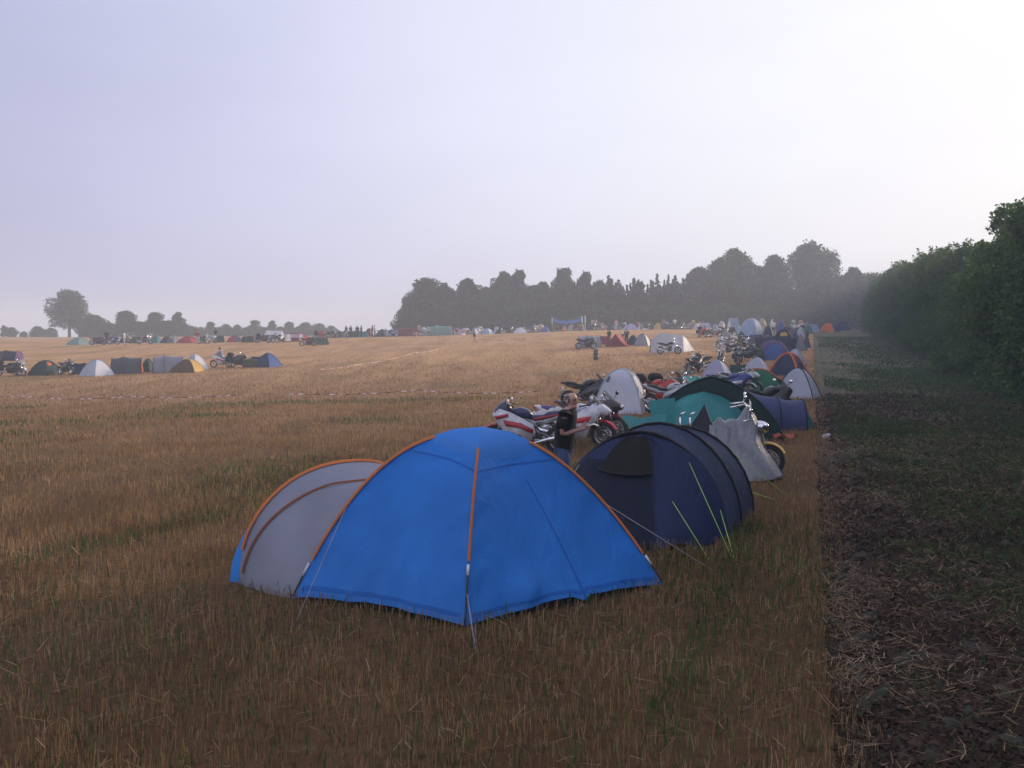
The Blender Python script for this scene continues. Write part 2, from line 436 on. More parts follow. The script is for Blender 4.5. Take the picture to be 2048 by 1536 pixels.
    for (y0, y1, den, w0) in ((3.2, 12, 900, .006), (12, 28, 420, .010), (28, 60, 110, .022), (60, 110, 26, .05)):
        x, y = scatter(y0, y1, den, .2, .8); t = lane_t(x, y); k = (t > .4) & (t < 13)
        k &= RNG.uniform(0, 1, len(x)) < .05 + .95 * smooth(.36, .80, .65 * vnoise(x * .6, y * .13, 41) + .35 * vnoise(x * 2.1, y * 1.7, 43) + .045 * t)
        x, y = x[k], y[k]
        out.append(blades(x, y, RNG.uniform(.03, .11, len(x)), w0 * RNG.uniform(.7, 1.5, len(x)), .8, terr(x, y) + .13).reshape(-1, 3))
    s = npmesh('weeds', np.concatenate(out), 4, straw_material('weed_leaf', (.018, .034, .008), (.042, .085, .018), (.08, .14, .034)))
    tag(s, 'low green weeds growing on the ploughed strip below the hedge', 'weeds', kind='stuff')

# ------------------------------------------------------------------ trees
def unit(n):
    v = RNG.normal(0, 1, (n, 3)); return v / np.linalg.norm(v, axis=1)[:, None]

def leaves(P, size, up=.3, droop=None):
    N = len(P); nrm = unit(N); nrm[:, 2] += up; nrm /= np.linalg.norm(nrm, axis=1)[:, None]
    a = np.cross(nrm, unit(N)); a /= np.linalg.norm(a, axis=1)[:, None] + 1e-9
    if droop is not None:
        a = a * (1 - droop) + np.array([0, 0, -1]) * droop; a /= np.linalg.norm(a, axis=1)[:, None]
    b = np.cross(nrm, a); b /= np.linalg.norm(b, axis=1)[:, None] + 1e-9
    s = (size * RNG.uniform(.55, 1.35, N))[:, None]
    V = np.empty((N, 4, 3)); V[:, 0] = P - a * s * .5; V[:, 1] = P + b * s * .27; V[:, 2] = P + a * s * .5; V[:, 3] = P - b * s * .27
    return V.reshape(-1, 3)

def in_blobs(blobs, n, shell=.45):
    vol = np.array([b[3] * b[4] * b[5] for b in blobs]) ** .75; cnt = (vol / vol.sum() * n).astype(int) + 1; out = []
    for b, k in zip(blobs, cnt):
        u = unit(k); r = RNG.uniform(shell ** 3, 1.0, k) ** (1 / 3)
        f = 1 + .22 * np.sin(u[:, 0] * 5 + b[0] * 3) * np.cos(u[:, 2] * 6 + b[1])
        out.append(np.array(b[:3]) + u * (r * f)[:, None] * np.array(b[3:6]))
    return np.concatenate(out)

BARK = paint((.06, .048, .038), .9)
TREES = {}
def tree_proto(key, name, H, R, nblob, nleaf, size, mat, low=.12, kind='broad', seed=1, droop=None):
    global RNG
    RNG = np.random.default_rng(seed); rd = random.Random(seed)
    root = thing(name, 'tree', 'tree', (0, 0, -500))
    tm = M(); limbs = []
    if kind in ('broad', 'hedge', 'lone'):
        blobs = []
        for i in range(nblob):
            f = (i + rd.random()) / nblob; z = H * (low + (1 - low) * f)
            e = float(np.interp(f, [0, .15, .45, .75, 1], [.55, .85, 1, .78, .22] if kind == 'lone' else [.85, .98, 1, .72, .18]))
            a = rd.uniform(0, 2 * PI); rr = R * e * rd.uniform(.15, .82) 
            br = R * rd.uniform(.20, .36)
            blobs.append((rr * math.cos(a), rr * math.sin(a), min(z, H - br * .6), br, br, br * rd.uniform(.7, 1.15)))
        P = in_blobs(blobs, nleaf)
        if kind == 'hedge':                       # young shoots standing out of the crown
            ex = []
            for i in range(70):
                b = blobs[rd.randrange(nblob // 4, nblob)]; u = Vector((b[0], b[1], R * rd.uniform(.3, 1.6))).normalized(); L = rd.uniform(.3, .85); k = int(60 * L)
                o = Vector(b[:3]) + u * b[3] * .85; q = np.linspace(0, 1, k)[:, None]
                ex.append(np.array(o) + np.array(u)[None] * q * L + RNG.normal(0, .17, (k, 3)) * (1.15 - q))
            P = np.concatenate([P] + ex)
        P = P[P[:, 2] > .05]
        tm.tube([(0, 0, -.3), (.02 * H, 0, H * .3), (0, .02 * H, H * .62), (0, 0, H * .85)], [H * .03, H * .022, H * .014, H * .005], 8)
        for b in blobs[::2]:
            z0 = max(H * .15, b[2] * .6); tm.tube([(0, 0, z0), (b[0] * .5, b[1] * .5, (z0 + b[2]) / 2 + .02 * H), b[:3]], [H * .010, H * .007, H * .002], 5)
    else:                                         # conifer: whorls of drooping boughs
        pts = []; z = H * .03
        while z < H * .99:
            f = z / H; rad = R * (1 - f) ** .8 * rd.uniform(.75, 1.15) + .06; nb = max(3, int(9 * (1 - f) + 3))
            for i in range(nb):
                a = rd.uniform(0, 2 * PI); L = rad * rd.uniform(.65, 1.15); k = max(3, int(nleaf / 260 * L / R * 2))
                s = RNG.uniform(.08, 1, k) ** .8
                sp = RNG.normal(0, .10 * L, (k, 3)); 
                pts.append(np.stack([np.cos(a) * s * L, np.sin(a) * s * L, z - .28 * L * s ** 1.6 + .12 * L * s], 1) + sp * np.array([1, 1, .6]))
            z += H * .034
        pts.append(np.stack([RNG.normal(0, .05, 40), RNG.normal(0, .05, 40), RNG.uniform(.93, 1.03, 40) * H], 1))
        P = np.concatenate(pts)
        tm.tube([(0, 0, -.3), (0, 0, H * .5), (0, 0, H * .98)], [H * .02, H * .012, H * .002], 7)
    npmesh('crown', leaves(P, size, .25, droop), 4, mat, root)
    tm.build('trunk', BARK, root)
    TREES[key] = [root, H, False]; return root

def plant(key, loc, H, label, group=None, rz=None, wide=1.0, name=None):
    p = TREES[key]
    if not p[2]: o = p[0]; p[2] = True
    else: o = copy_tree(p[0])
    s = H / p[1]; o.location = loc; o.scale = (s * wide, s * wide, s)
    o.rotation_euler = (0, 0, random.uniform(0, 2 * PI) if rz is None else rz)
    o['label'] = label; o['category'] = 'tree'
    if group: o['group'] = group
    elif 'group' in o: del o['group']
    return o

LEAF_FAR = leafmat('far_leaf', (.012, .024, .010), (.045, .075, .026), .2)
LEAF_CON = leafmat('conifer_needle', (.010, .018, .009), (.032, .046, .02), .12)
LEAF_HEDGE = leafmat('hedge_leaf', (.020, .052, .007), (.10, .185, .026), .42)
tree_proto('b1', 'broadleaf_tree', 10, 4.4, 70, 11000, .5, LEAF_FAR, .05, seed=11)
tree_proto('b2', 'broadleaf_tree', 10, 3.6, 60, 10000, .48, LEAF_FAR, .04, seed=12)
tree_proto('b3', 'broadleaf_tree', 14, 5.2, 90, 14000, .58, LEAF_FAR, .06, seed=13)
tree_proto('b4', 'broadleaf_tree', 16, 7.0, 110, 17000, .6, LEAF_FAR, .06, seed=17)
tree_proto('lone', 'broadleaf_tree', 10, 4.9, 60, 10000, .48, LEAF_FAR, .27, 'lone', seed=14)
tree_proto('bush', 'round_bush', 5, 4.0, 50, 9000, .45, LEAF_FAR, .05, seed=15)
tree_proto('c1', 'conifer_tree', 10, 2.6, 0, 8000, .55, LEAF_CON, kind='con', seed=21, droop=.25)
tree_proto('c2', 'conifer_tree', 10, 2.2, 0, 7000, .5, LEAF_CON, kind='con', seed=22, droop=.25)
tree_proto('h1', 'hedge_tree', 7.5, 3.3, 90, 60000, .19, LEAF_HEDGE, .0, 'hedge', seed=31, droop=.35)
tree_proto('h2', 'hedge_tree', 7.5, 2.9, 80, 54000, .19, LEAF_HEDGE, .0, 'hedge', seed=32, droop=.45)
tree_proto('h4', 'hedge_tree', 8.6, 2.0, 24, 5200, .21, LEAF_HEDGE, .3, 'lone', seed=36, droop=.3)
tree_proto('h3', 'hedge_tree', 7.5, 2.6, 80, 44000, .16, LEAF_HEDGE, .0, 'hedge', seed=33, droop=.3)
RNG = np.random.default_rng(77)

def all_trees():
    # left horizon
    L = [('lone', 140, 232, 586, 'large wide crowned tree standing clear of the hedge at far left', 1.22),
         ('b2', 10, 250, 652, 'small hazy tree cut by the left edge of the picture', 1.2),
         ('bush', 78, 250, 655, 'low round bush left of the large wide crowned tree', 1.3),
         ('bush', 48, 258, 664, 'lowest bush on the far left skyline', 1.2),
         ('bush', 190, 225, 634, 'dense bush just right of the large wide crowned tree', 1.15),
         ('b1', 252, 225, 624, 'rounded tree, first of the pair right of the wide crowned tree', 1.25),
         ('b1', 312, 228, 627, 'rounded tree joined to the right of its twin on the left skyline', 1.25),
         ('b2', 356, 228, 627, 'square topped tree at the right end of the left clump', 1.2),
         ('b1', 422, 250, 645, 'small round tree standing alone in the gap of the left skyline', 1.1),
         ('bush', 454, 258, 651, 'small bush between two round trees on the left skyline', .85),
         ('bush', 474, 258, 652, 'second small bush, just left of the long low tree line', .85),
         ('b1', 510, 258, 642, 'leftmost and biggest tree of the long low tree line', 1.2),
         ('b2', 545, 262, 643, 'second tree of the long low line behind the white marquee', 1.3),
         ('b1', 580, 266, 645, 'third tree of the long low line, above the red tent', 1.1),
         ('bush', 610, 270, 648, 'bush in the falling right half of the long low tree line', 1.2),
         ('bush', 638, 276, 650, 'next to last bush of the long low tree line', 1.2),
         ('bush', 664, 285, 654, 'last and lowest bush at the right end of the long tree line', 1.1)]
    for k, px, d, top, lab, wd in L:
        p = D(px, d); h = at(px, top, d).z - p.z
        plant(k, p, h * 1.02, lab, 'trees on the left skyline', wide=wd)
    for i, (px, d, top) in enumerate(((170, 226, 652), (222, 228, 648), (284, 230, 646), (334, 229, 644), (366, 230, 648), (384, 236, 660), (402, 255, 664), (438, 255, 660), (492, 258, 657), (528, 262, 656), (562, 264, 655), (596, 268, 656), (624, 272, 657), (652, 280, 658), (24, 250, 664), (104, 255, 664))):
        p = D(px, d); plant('bush', p, max(2.2, at(px, top, d).z - p.z), 'low dark bush filling a gap between the skyline trees', 'low bushes of the skyline hedge', wide=1.1)
    # the wood across the middle: front trees that can be told apart
    W = [('b1', 852, 196, 560, 'first broad tree at the left end of the wood', 1.05),
         ('b2', 893, 198, 570, 'slim tree squeezed between the first two broad crowns of the wood', .8),
         ('b2', 938, 198, 562, 'second broad crown from the left end of the wood', 1.1),
         ('b2', 1005, 200, 548, 'left half of the twin topped tree in the wood', .85),
         ('b2', 1035, 202, 545, 'right half of the twin topped tree in the wood', .85),
         ('b2', 1085, 200, 568, 'lower leafy tree just right of the twin topped tree', 1.0),
         ('b3', 1128, 204, 540, 'tall ragged tree above the volleyball net', .8),
         ('b2', 1168, 204, 548, 'ragged tree just right of the tall one above the volleyball net', .8),
         ('b3', 1438, 206, 520, 'left shoulder of the tall leafy group in mid wood', .8),
         ('b3', 1468, 210, 503, 'tallest tree of the leafy group left of the huge round crown', .9),
         ('b3', 1548, 215, 515, 'tree leaning on the left side of the huge round crown', .8),
         ('b2', 1398, 208, 540, 'leafy tree rising out of the conifers left of the tall leafy group', 1.1), ('b1', 1508, 212, 534, 'lower leafy tree filling the dip before the huge round crown', 1.0),
         ('b2', 1698, 216, 540, 'leafy tree falling away right of the huge round crown', 1.1), ('b1', 1738, 214, 550, 'rounded tree where the wood meets the hedgerow', 1.1), ('b2', 970, 204, 578, 'low tree in the dip left of the twin topped tree', 1.1), ('b1', 1062, 206, 574, 'low tree in the dip right of the twin topped tree', 1.0),
         ('b4', 1615, 222, 492, 'huge round crowned tree highest above the wood', 1.0),
         ('b4', 1650, 226, 508, 'right flank tree of the huge round crown', .8)]
    for k, px, d, top, lab, wd in W:
        p = D(px, d); h = at(px, top, d).z - p.z
        plant(k, p, h, lab, 'trees of the wood', wide=wd)
    rd = random.Random(5)
    sk = [(820, 600), (860, 590), (1000, 585), (1100, 580), (1200, 558), (1260, 556), (1300, 562), (1350, 556), (1400, 556), (1450, 552), (1540, 560), (1700, 562), (1780, 560)]
    def sky(px): return float(np.interp(px, [a for a, b in sk], [b for a, b in sk]))
    px = 822
    while px < 1790:                               # front row and two rows behind
        for row, (d, dt) in enumerate(((190, 16), (203, 6), (214, 0))):
            q = px + rd.uniform(-8, 8); top = sky(q) + dt + rd.uniform(-13, 15)
            if q < 900 and row == 0: top += 20
            p = D(q, d + rd.uniform(-3, 3)); h = at(q, top, d).z - p.z
            con = q > 1045 and rd.random() < .93
            plant(rd.choice(['c1', 'c2']) if con else rd.choice(['b1', 'b2']), p, h, 'dark pointed conifer in the hazy wood behind the camp' if con else 'dark leafy tree in the hazy wood behind the camp',
                  'conifers massed in the wood' if con else 'leafy trees massed in the wood', wide=rd.uniform(.95, 1.35) if con else rd.uniform(.9, 1.3))
        px += 17
    px = 815                                       # undergrowth at the foot of the wood
    while px < 1780:
        p = D(px, 184 + rd.uniform(-2, 2)); plant('bush', p, rd.uniform(3.2, 4.6), 'dark bush at the foot of the wood', 'undergrowth of the wood', wide=rd.uniform(.9, 1.2)); px += 42
    # hedgerow on the right
    y = 4.0; i = 0; labs = {}
    while y < 165:
        t = rd.uniform(9.6, 10.9) + (.9 if y < 26 else 0); p = Vector((LANE * y + t, y, 0)); p.z = float(terr(p.x, p.y)) - .1
        h = rd.choice([6.1, 6.7, 7.1, 7.5, 7.9]) + rd.uniform(-.2, .2) + (1.2 if y < 26 else 0)
        plant(rd.choice(['h1', 'h2', 'h3']), p, h, 'dark bushy tree of the hedgerow along the ploughed strip', 'hedgerow trees', wide=rd.uniform(.95, 1.15))
        if y > 24:
            q = Vector((LANE * y + t + 3.2, y + 1.3, 0)); q.z = float(terr(q.x, q.y))
            plant(rd.choice(['h1', 'h2', 'h3']), q, h * rd.uniform(.95, 1.08), 'dark bushy tree of the hedgerow along the ploughed strip', 'hedgerow trees', wide=1.0)
        y += 2.7 if y < 60 else 3.6; i += 1
    p = at(2026, 420, 52); p.z = float(terr(p.x, p.y))
    plant('h4', p, 9.1 - float(terr(p.x, p.y)), 'tallest tree of the hedgerow with a loose top, at right edge', 'hedgerow trees', wide=1.0)

# ------------------------------------------------------------------ tents
C = dict(navy=(.016, .022, .06), navy2=(.03, .042, .10), blue=(.028, .11, .42), blue2=(.05, .12, .34), lblue=(.30, .40, .55), purple=(.10, .05, .17), lilac=(.40, .38, .55),
         grey=(.30, .31, .36), lgrey=(.46, .48, .56), silver=(.60, .63, .70), white=(.72, .73, .78), dgrey=(.10, .11, .13), black=(.014, .014, .018),
         green=(.02, .17, .09), dgreen=(.016, .045, .042), teal=(.035, .17, .19), olive=(.07, .075, .04), gteal=(.18, .30, .28),
         red=(.38, .03, .04), dred=(.17, .03, .04), orange=(.62, .15, .035), yellow=(.58, .38, .10), beige=(.45, .36, .28), brown=(.13, .08, .05), burg=(.22, .04, .06))
def cl(c): return cloth(C[c] if isinstance(c, str) else c)

def side_panel(c0, c1, h, p, nr, nw, bulge, r0=0.0, hem=.0):
    rows = []
    for i in range(nr + 1):
        r = 1 - (1 - r0) * i / nr; row = []
        for j in range(nw + 1):
            w = j / nw; q = (Vector(c0).lerp(Vector(c1), w)) * r * (1 + bulge * math.sin(PI * w) * (1 if r > .1 else 0))
            z = h * (1 - r ** p) + hem * math.sin(PI * w) * r ** 6
            row.append((q.x, q.y, z))
        rows.append(row)
    return rows

def dome(name, label, pos, rz, w, l, h, cols, pole='dgrey', p=2.0, bulge=.05, group=None, res=(8, 5), vent=None, guys=False, cat='tent', pr=None, patch=()):
    """two poles crossing over four panels; cols: front, right, back, left"""
    t = thing(name, label, cat, pos, rz, group)
    a, b = w / 2, l / 2; cs = [Vector((-a, -b, 0)), Vector((a, -b, 0)), Vector((a, b, 0)), Vector((-a, b, 0))]
    cols = list(cols) if isinstance(cols, (list, tuple)) else [cols] * 4
    by = {}
    for k in range(4): by.setdefault(cols[k], []).append(k)
    main = max(by, key=lambda c: len(by[c]))
    for c, ks in by.items():
        m = M()
        for k in ks: m.grid(side_panel(cs[k], cs[(k + 1) % 4], h, p, res[0], res[1], bulge))
        m.build('fly' if c == main else ('door' if ks == [0] else 'panel'), cl(c), t)
    if pole:
        r = pr or .022
        for q in (0, 1):
            path = [cs[q] * (x) for x in np.linspace(1, 0, 8)] + [cs[q + 2] * x for x in np.linspace(0, 1, 8)][1:]
            path = [(v.x * 1.01, v.y * 1.01, h * (1 - min(1, (v.length / cs[q].length)) ** p) + .012) for v in path]
            M().tube(path, r, 5).build('pole_sleeve', cl(pole), t)
    for sd, r0, r1, w0, w1, c, nm in patch:
        rows = []; n = ((cs[sd] + cs[(sd + 1) % 4]) / 2).normalized()
        for r in np.linspace(r0, r1, 5):
            row = []
            for w in np.linspace(w0, w1, 5):
                q = cs[sd].lerp(cs[(sd + 1) % 4], w) * r * (1 + bulge * math.sin(PI * w)) + n * .03; row.append((q.x, q.y, h * (1 - r ** p) + .02))
            rows.append(row)
        M().grid(rows).build(nm, cl(c), t)
    if vent:
        m = M()
        for k in range(4): m.grid([[(x, y, z + .03) for x, y, z in row] for row in side_panel(cs[k], cs[(k + 1) % 4], h, p, 6, 4, bulge, 0)[4:]])
        m.build('vent_cap', cl(vent), t)
    if guys:
        for c in cs:
            v = c.normalized(); M().tube([(c.x * .6, c.y * .6, h * (1 - .6 ** p)), (c.x + v.x * .7, c.y + v.y * .7, 0)], .005, 4).build('guy_line', cloth((.4, .4, .4)), t)
    return t

def hoop_ring(c, cross, hw, h, n=14, e=.92):
    out = []
    for i in range(n + 1):
        a = PI * i / n; ca, sa = math.cos(a), math.sin(a)
        q = c + cross * (hw * math.copysign(abs(ca) ** e, ca)); out.append(Vector((q.x, q.y, c.z + h * sa ** e)))
    return out

def tunnel(name, label, hoops, cross, fly, ends, pole='black', group=None, sag=.06, sub=3, bands=None, base=None, cat='tent', wr=0.0, tr=.22, e=.92):
    """hoops: (centre, half width, height) in world space along the tent; ends: (colour, how far the end panel leans out) for first and last; bands: colours of each bay"""
    o = Vector(base or hoops[0][0]); t = thing(name, label, cat, o, 0, group)
    cross = Vector(cross).normalized()
    H = [(Vector(c) - o, hw, h) for c, hw, h in hoops]
    rings = [hoop_ring(c, cross, hw, h, 18 if sub > 4 else 14, e) for c, hw, h in H]
    bays = []
    for i in range(len(H) - 1):
        rows = []
        for s in range(sub + 1):
            f = s / sub; c = H[i][0].lerp(H[i + 1][0], f); k = 1 - sag * math.sin(PI * f)
            rg = hoop_ring(c, cross, (H[i][1] * (1 - f) + H[i + 1][1] * f) * (1 - sag * .5 * math.sin(PI * f)), (H[i][2] * (1 - f) + H[i + 1][2] * f) * k, 18 if sub > 4 else 14, e)
            if wr:
                for q, v in enumerate(rg): v += (v - c) * (wr * math.sin(PI * f) * (math.sin(q * 2.9 + i * 2 + s * 1.7) + .7 * math.sin(q * 5.3 + s * .9)))
            rows.append(rg)
        bays.append(rows)
    if bands:
        for b, c in zip(bays, bands): M().grid(b).build('fly_section', cl(c), t)
    else:
        m = M()
        for b in bays: m.grid(b)
        m.build('fly', cloth(C[fly] if isinstance(fly, str) else fly, tr), t)
    for en, (i, j) in zip(ends, ((0, 1), (-1, -2))):
        if not en: continue
        col, out = en; c, hw, h = H[i]; dr = (H[i][0] - H[j][0]).normalized()
        rows = []
        for s in range(6):
            f = s / 5; row = []
            for v in rings[i]:
                q = c.lerp(v, 1 - f); q = Vector(q); top = (v.z - c.z) / h
                q += dr * out * (1 - (1 - f) * 1.0) * 1.0 + dr * out * .0
                q.z = c.z + (v.z - c.z) * (1 - f); row.append(q)
            rows.append(row)
        M().grid(rows).build('end_panel' if i else 'front_panel', cl(col), t)
    if pole:
        for rg in rings: M().tube([v * 1.0 + (v - Vector((v.x, v.y, o.z))) * .0 + Vector((0, 0, .012)) for v in rg], .022, 5).build('hoop', cl(pole), t)
    return t

def ridge(name, label, pos, rz, w, l, h, col, end, group=None, cat='tent'):
    """A-frame along local x"""
    t = thing(name, label, cat, pos, rz, group); a, b = l / 2, w / 2
    m = M()
    for s in (-1, 1):
        rows = []
        for i in range(7):
            f = i / 6; row = []
            for j in range(7):
                x = -a + l * j / 6; zr = h * (1 - .06 * math.sin(PI * j / 6)); k = 1 - f
                row.append((x * (.82 + .18 * f), s * b * f * (1 - .10 * math.sin(PI * f)), zr * k))
            rows.append(row)
        m.grid(rows)
    m.build('fly', cl(col), t)
    for s in (-1, 1):
        m = M(); m.add([(s * a * .80, 0, h * .99), (s * a * .985, -b, 0), (s * a * .985, b, 0), (s * a * .9, 0, h * .4)], [(0, 1, 3), (0, 3, 2), (1, 2, 3)])
        m.build('end_panel', cl(end), t, flat=True)
    M().tube([(-a * .82, 0, h + .01), (0, 0, h * .945), (a * .82, 0, h + .01)], .015, 5).build('ridge_seam', cl(end), t)
    return t

def T(kind, x0, x1, base, top, cols, label, d=None, rz=0, ratio=1.0, group=None, pole='dgrey', p=2.0, **kw):
    """place a tent from what is seen of it: its foot on the field, its width and height there"""
    mid = (x0 + x1) / 2
    g = D(mid, d) if d else G(mid, base)
    s = g.y / F; W = (x1 - x0) * s; h = max(.35, (base - top) * s)
    rr = rz; w = W / (abs(math.cos(rr)) + ratio * abs(math.sin(rr))); l = w * ratio
    dep = (abs(math.sin(rr)) * w + abs(math.cos(rr)) * l) / 2
    k = (g.y + dep * .8) / g.y; pos = Vector((g.x * k, g.y * k, 0)); pos.z = float(terr(pos.x, pos.y)) - .01
    if d: h = max(.8, at(mid, top, d).z - g.z)
    h *= 1.0 + (dep * .8) / g.y
    if kind == 'dome':
        return dome(kw.pop('name', 'dome_tent'), label, pos, -rz, w * k, l * k, h, cols, pole, p, group=group, **kw)
    if kind == 'ridge':
        if abs(rz) > 1: return ridge('ridge_tent', label, pos, rz, W * k, W * k * 1.15, h, cols[0], cols[1], group)
        return ridge('ridge_tent', label, pos, rz, w * k * ratio, w * k, h, cols[0], cols[1], group)
    if kind == 'tunnel':                          # axis along local x turned by rz
        ax = Vector((math.cos(rz), math.sin(rz), 0)); cr = Vector((-ax.y, ax.x, 0)); L = w * k; hw = L * ratio / 2
        hs = [(pos + ax * (-L / 2 + hw * .25), hw * .9, h * .9), (pos - ax * L * .1, hw, h), (pos + ax * (L / 2 - hw * .25), hw * .9, h * .92)]
        return tunnel('tunnel_tent', label, hs, cr, cols[0], ((cols[1], hw * .25), (cols[2], hw * .25)), pole, group, base=pos)

# ---- the big blue dome with its grey porch
def big_blue_tent():
    c4 = [G(930, 1256), G(1324, 1172), None, G(588, 1198)]
    Fc, Rc, Lc = c4[0], c4[1], c4[3]; Bc = Lc + Rc - Fc; Bc.z = 0
    ctr = (Lc + Rc) / 2; h = 1.67; ctr.z = 0
    t = thing('dome_tent', 'large bright blue dome tent with orange pole sleeves in the foreground', 'tent', ctr, 0, 'tents in the row beside the ploughed strip')
    KEEP_OUT.append([(ctr.x + (q.x - ctr.x) * .97, ctr.y + (q.y - ctr.y) * .97) for q in (Fc, Rc, Bc, Lc)])
    cs = [q - ctr for q in (Lc, Fc, Rc, Bc)]; pk = (2.45, 1.72, 1.86, 2.0)
    blue = cloth((.034, .24, .74), .30, .5, .5)
    def skin_pt(k, r, w, off=0.0):
        q = cs[k].lerp(cs[(k + 1) % 4], w) * r
        n = (cs[k] + cs[(k + 1) % 4]).normalized(); sw = math.sin(PI * w)
        pp = pk[k] * (1 - w) + pk[(k + 1) % 4] * w; z = h * (1 - r ** pp)
        q = q - n * (.075 * sw * math.sin(PI * min(1, r * 1.02)))               # cloth pulled in between the poles
        # drag folds that run down from the poles and swell at the hem
        fold = .014 * math.sin(w * 34 + k * 2 + r * 2.5) * r ** 4 * sw + .05 * math.exp(-((w - .56) / .025) ** 2) * r ** 2.5 * (k == 1)
        fold += .016 * math.sin(w * 11 + r * 9) * max(0, r - .55) * sw + .08 * math.exp(-((w - .3) / .06) ** 2 - ((r - .93) / .05) ** 2) * (k == 1)
        fold -= .012 * math.exp(-((r - .43 - .03 * math.sin(w * 7)) / .018) ** 2) * sw
        e = min(w, 1 - w); fold += .010 * math.sin((r * 46 + w * 9) * (1 if w < .5 else -1)) * math.exp(-((e - .07) / .05) ** 2)   # gathers along the sleeves
        q = q + n * (fold + off)
        z += (.07 * sw - .05 * math.exp(-((w - .55) / .03) ** 2) * (k == 1) + .008 * math.sin(w * 15 + k)) * r ** 10
        return Vector((q.x, q.y, z + .015 + off * .6))
    m = M()
    for k in range(4): m.grid([[skin_pt(k, 1 - i / 44, j / 40) for j in range(41)] for i in range(45)])
    m.build('fly', blue, t)
    sm = cloth((.020, .14, .50), .2)
    for k, a0, a1 in ((1, (.50, .56), (1.0, .56)), (0, (.405, .04), (.405, .96)), (1, (.405, .04), (.405, .96)), (0, (.975, .03), (.975, .97)), (1, (.975, .03), (.975, .97))):
        rows = []
        for f in np.linspace(0, 1, 34):
            r, w = a0[0] + (a1[0] - a0[0]) * f, a0[1] + (a1[1] - a0[1]) * f
            rows.append([skin_pt(k, r - (.006 if a0[0] == a1[0] else 0), w - (0 if a0[0] == a1[0] else .003), .004), skin_pt(k, r + (.006 if a0[0] == a1[0] else 0), w + (0 if a0[0] == a1[0] else .003), .004)])
        M().grid(rows).build('seam', sm, t)
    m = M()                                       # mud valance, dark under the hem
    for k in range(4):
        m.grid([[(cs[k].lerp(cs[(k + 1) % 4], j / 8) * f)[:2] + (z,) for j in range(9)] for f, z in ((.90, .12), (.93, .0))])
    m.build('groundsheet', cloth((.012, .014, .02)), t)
    m = M()                                       # cap over the crossing poles
    for k in range(4):
        a, b = cs[k], cs[(k + 1) % 4]; rows = []
        for r, dz in ((.315, -.055), (.285, .020), (.25, .040), (.15, .056), (0, .06)):
            rows.append([((a.lerp(b, w) * r * (1 - .05 * math.sin(PI * w)))[:2] + (h * (1 - r ** (pk[k] * (1 - w) + pk[(k + 1) % 4] * w)) + dz + .012 * math.sin(PI * w) * (r / .3),)) for w in np.linspace(0, 1, 9)])
        m.grid(rows)
    m.build('vent_cap', cloth((.065, .285, .77), .3, .5, .15), t)  # same fabric as the fly, coloured paler for light on its upturned face
    org = cloth((.56, .17, .045), .1)
    for k, (ra, rb) in enumerate(((.90, .25), (.80, .25), (.885, .25), (.85, .25))):
        c = cs[k]; n = c.normalized(); sd = Vector((-n.y, n.x, 0))
        def pt(r, o, k=k, c=c, n=n): return Vector((c.x * r, c.y * r, h * (1 - r ** pk[k]) + .015)) + Vector((n.x * .5, n.y * .5, .8)) * o
        rows = []
        wd = .5 if k == 1 else .85
        for r in np.linspace(ra, rb, 22):
            rows.append([pt(r, .0) - sd * .028 * wd, pt(r, .022) - sd * .02 * wd, pt(r, .028), pt(r, .022) + sd * .02 * wd, pt(r, .0) + sd * .028 * wd])
        M().grid(rows).build('pole_sleeve', org, t)
        pl = M().tube([pt(r, .02) for r in np.linspace(ra + .01, 1.0, 8)], .010, 6).build('pole', DARK, t)
        M().tube([pt(ra + .012, .022), pt(ra + .048, .022)], .014, 6).build('ferrule', paint((.6, .6, .62), .4), pl)
    # guy lines
    gl = cloth((.36, .37, .42))
    def guy(r, k, foot, rr=.0045):
        c = cs[k]; a = Vector((c.x * r, c.y * r, h * (1 - r ** pk[k]) + .02)); M().tube([a, foot - ctr], rr, 4).build('guy_line', gl, t)
    guy(.72, 0, G(588, 1252)); guy(.90, 1, G(951, 1300), .006); guy(.66, 2, G(1440, 1150))
    M().tube([G(951, 1300) - ctr + Vector((0, 0, -.02)), G(951, 1262) - ctr + Vector((0, -.02, .12))], .009, 5).build('peg', STEEL, t)
    # porch
    A0, A1 = G(478, 1168) - ctr, Bc - ctr + (G(478, 1168) - Lc) * .75; A1.z = 0; A1 = A0.lerp(A1, .80)
    out = ((A0 + A1) / 2 - (cs[0] + cs[3]) / 2); out.z = 0; out = out.normalized()
    ha = 1.27
    def arch(s):
        a = PI * s; q = A0.lerp(A1, .5 - .5 * math.copysign(abs(math.cos(a)) ** .85, math.cos(a))); z = ha * math.sin(a) ** .8
        q = q - out * .28 * math.sin(a) ** 1.5; return Vector((q.x, q.y, z))
    def seam(s):                                  # where the porch is sewn to the dome: up the left pole, over, down the back pole
        if s < .5: r = 1 - s * 2 * .55; c = cs[0]; q = c * r; return Vector((q.x, q.y, h * (1 - r ** pk[0])))
        r = 1 - (1 - s) * 2 * .55; q = cs[3] * r; return Vector((q.x, q.y, h * (1 - r ** pk[3])))
    def seam2(s):
        if .34 < s < .66:
            f = (s - .34) / .32; a, b = seam(.34), seam(.66); q = a.lerp(b, f); q.z += .10 * math.sin(PI * f); return q
        return seam(s)
    grey = cloth((.30, .31, .38), .25, .6, .3)
    N = 30; rows = []
    for i in range(11):
        f = i / 10; row = []
        for j in range(N + 1):
            s = j / N; q = arch(s).lerp(seam2(s), f); k = math.sin(PI * f)
            q.z -= .05 * k * math.sin(PI * s); q = q - Vector((0, 0, 0)) + Vector((0, 0, .012 * math.sin(s * 40 + f * 6) * k))
            if s < .25: q = q + Vector((-.05, -.06, 0)) * k * (1 - s * 4) * .6
            row.append(q)
        rows.append(row)
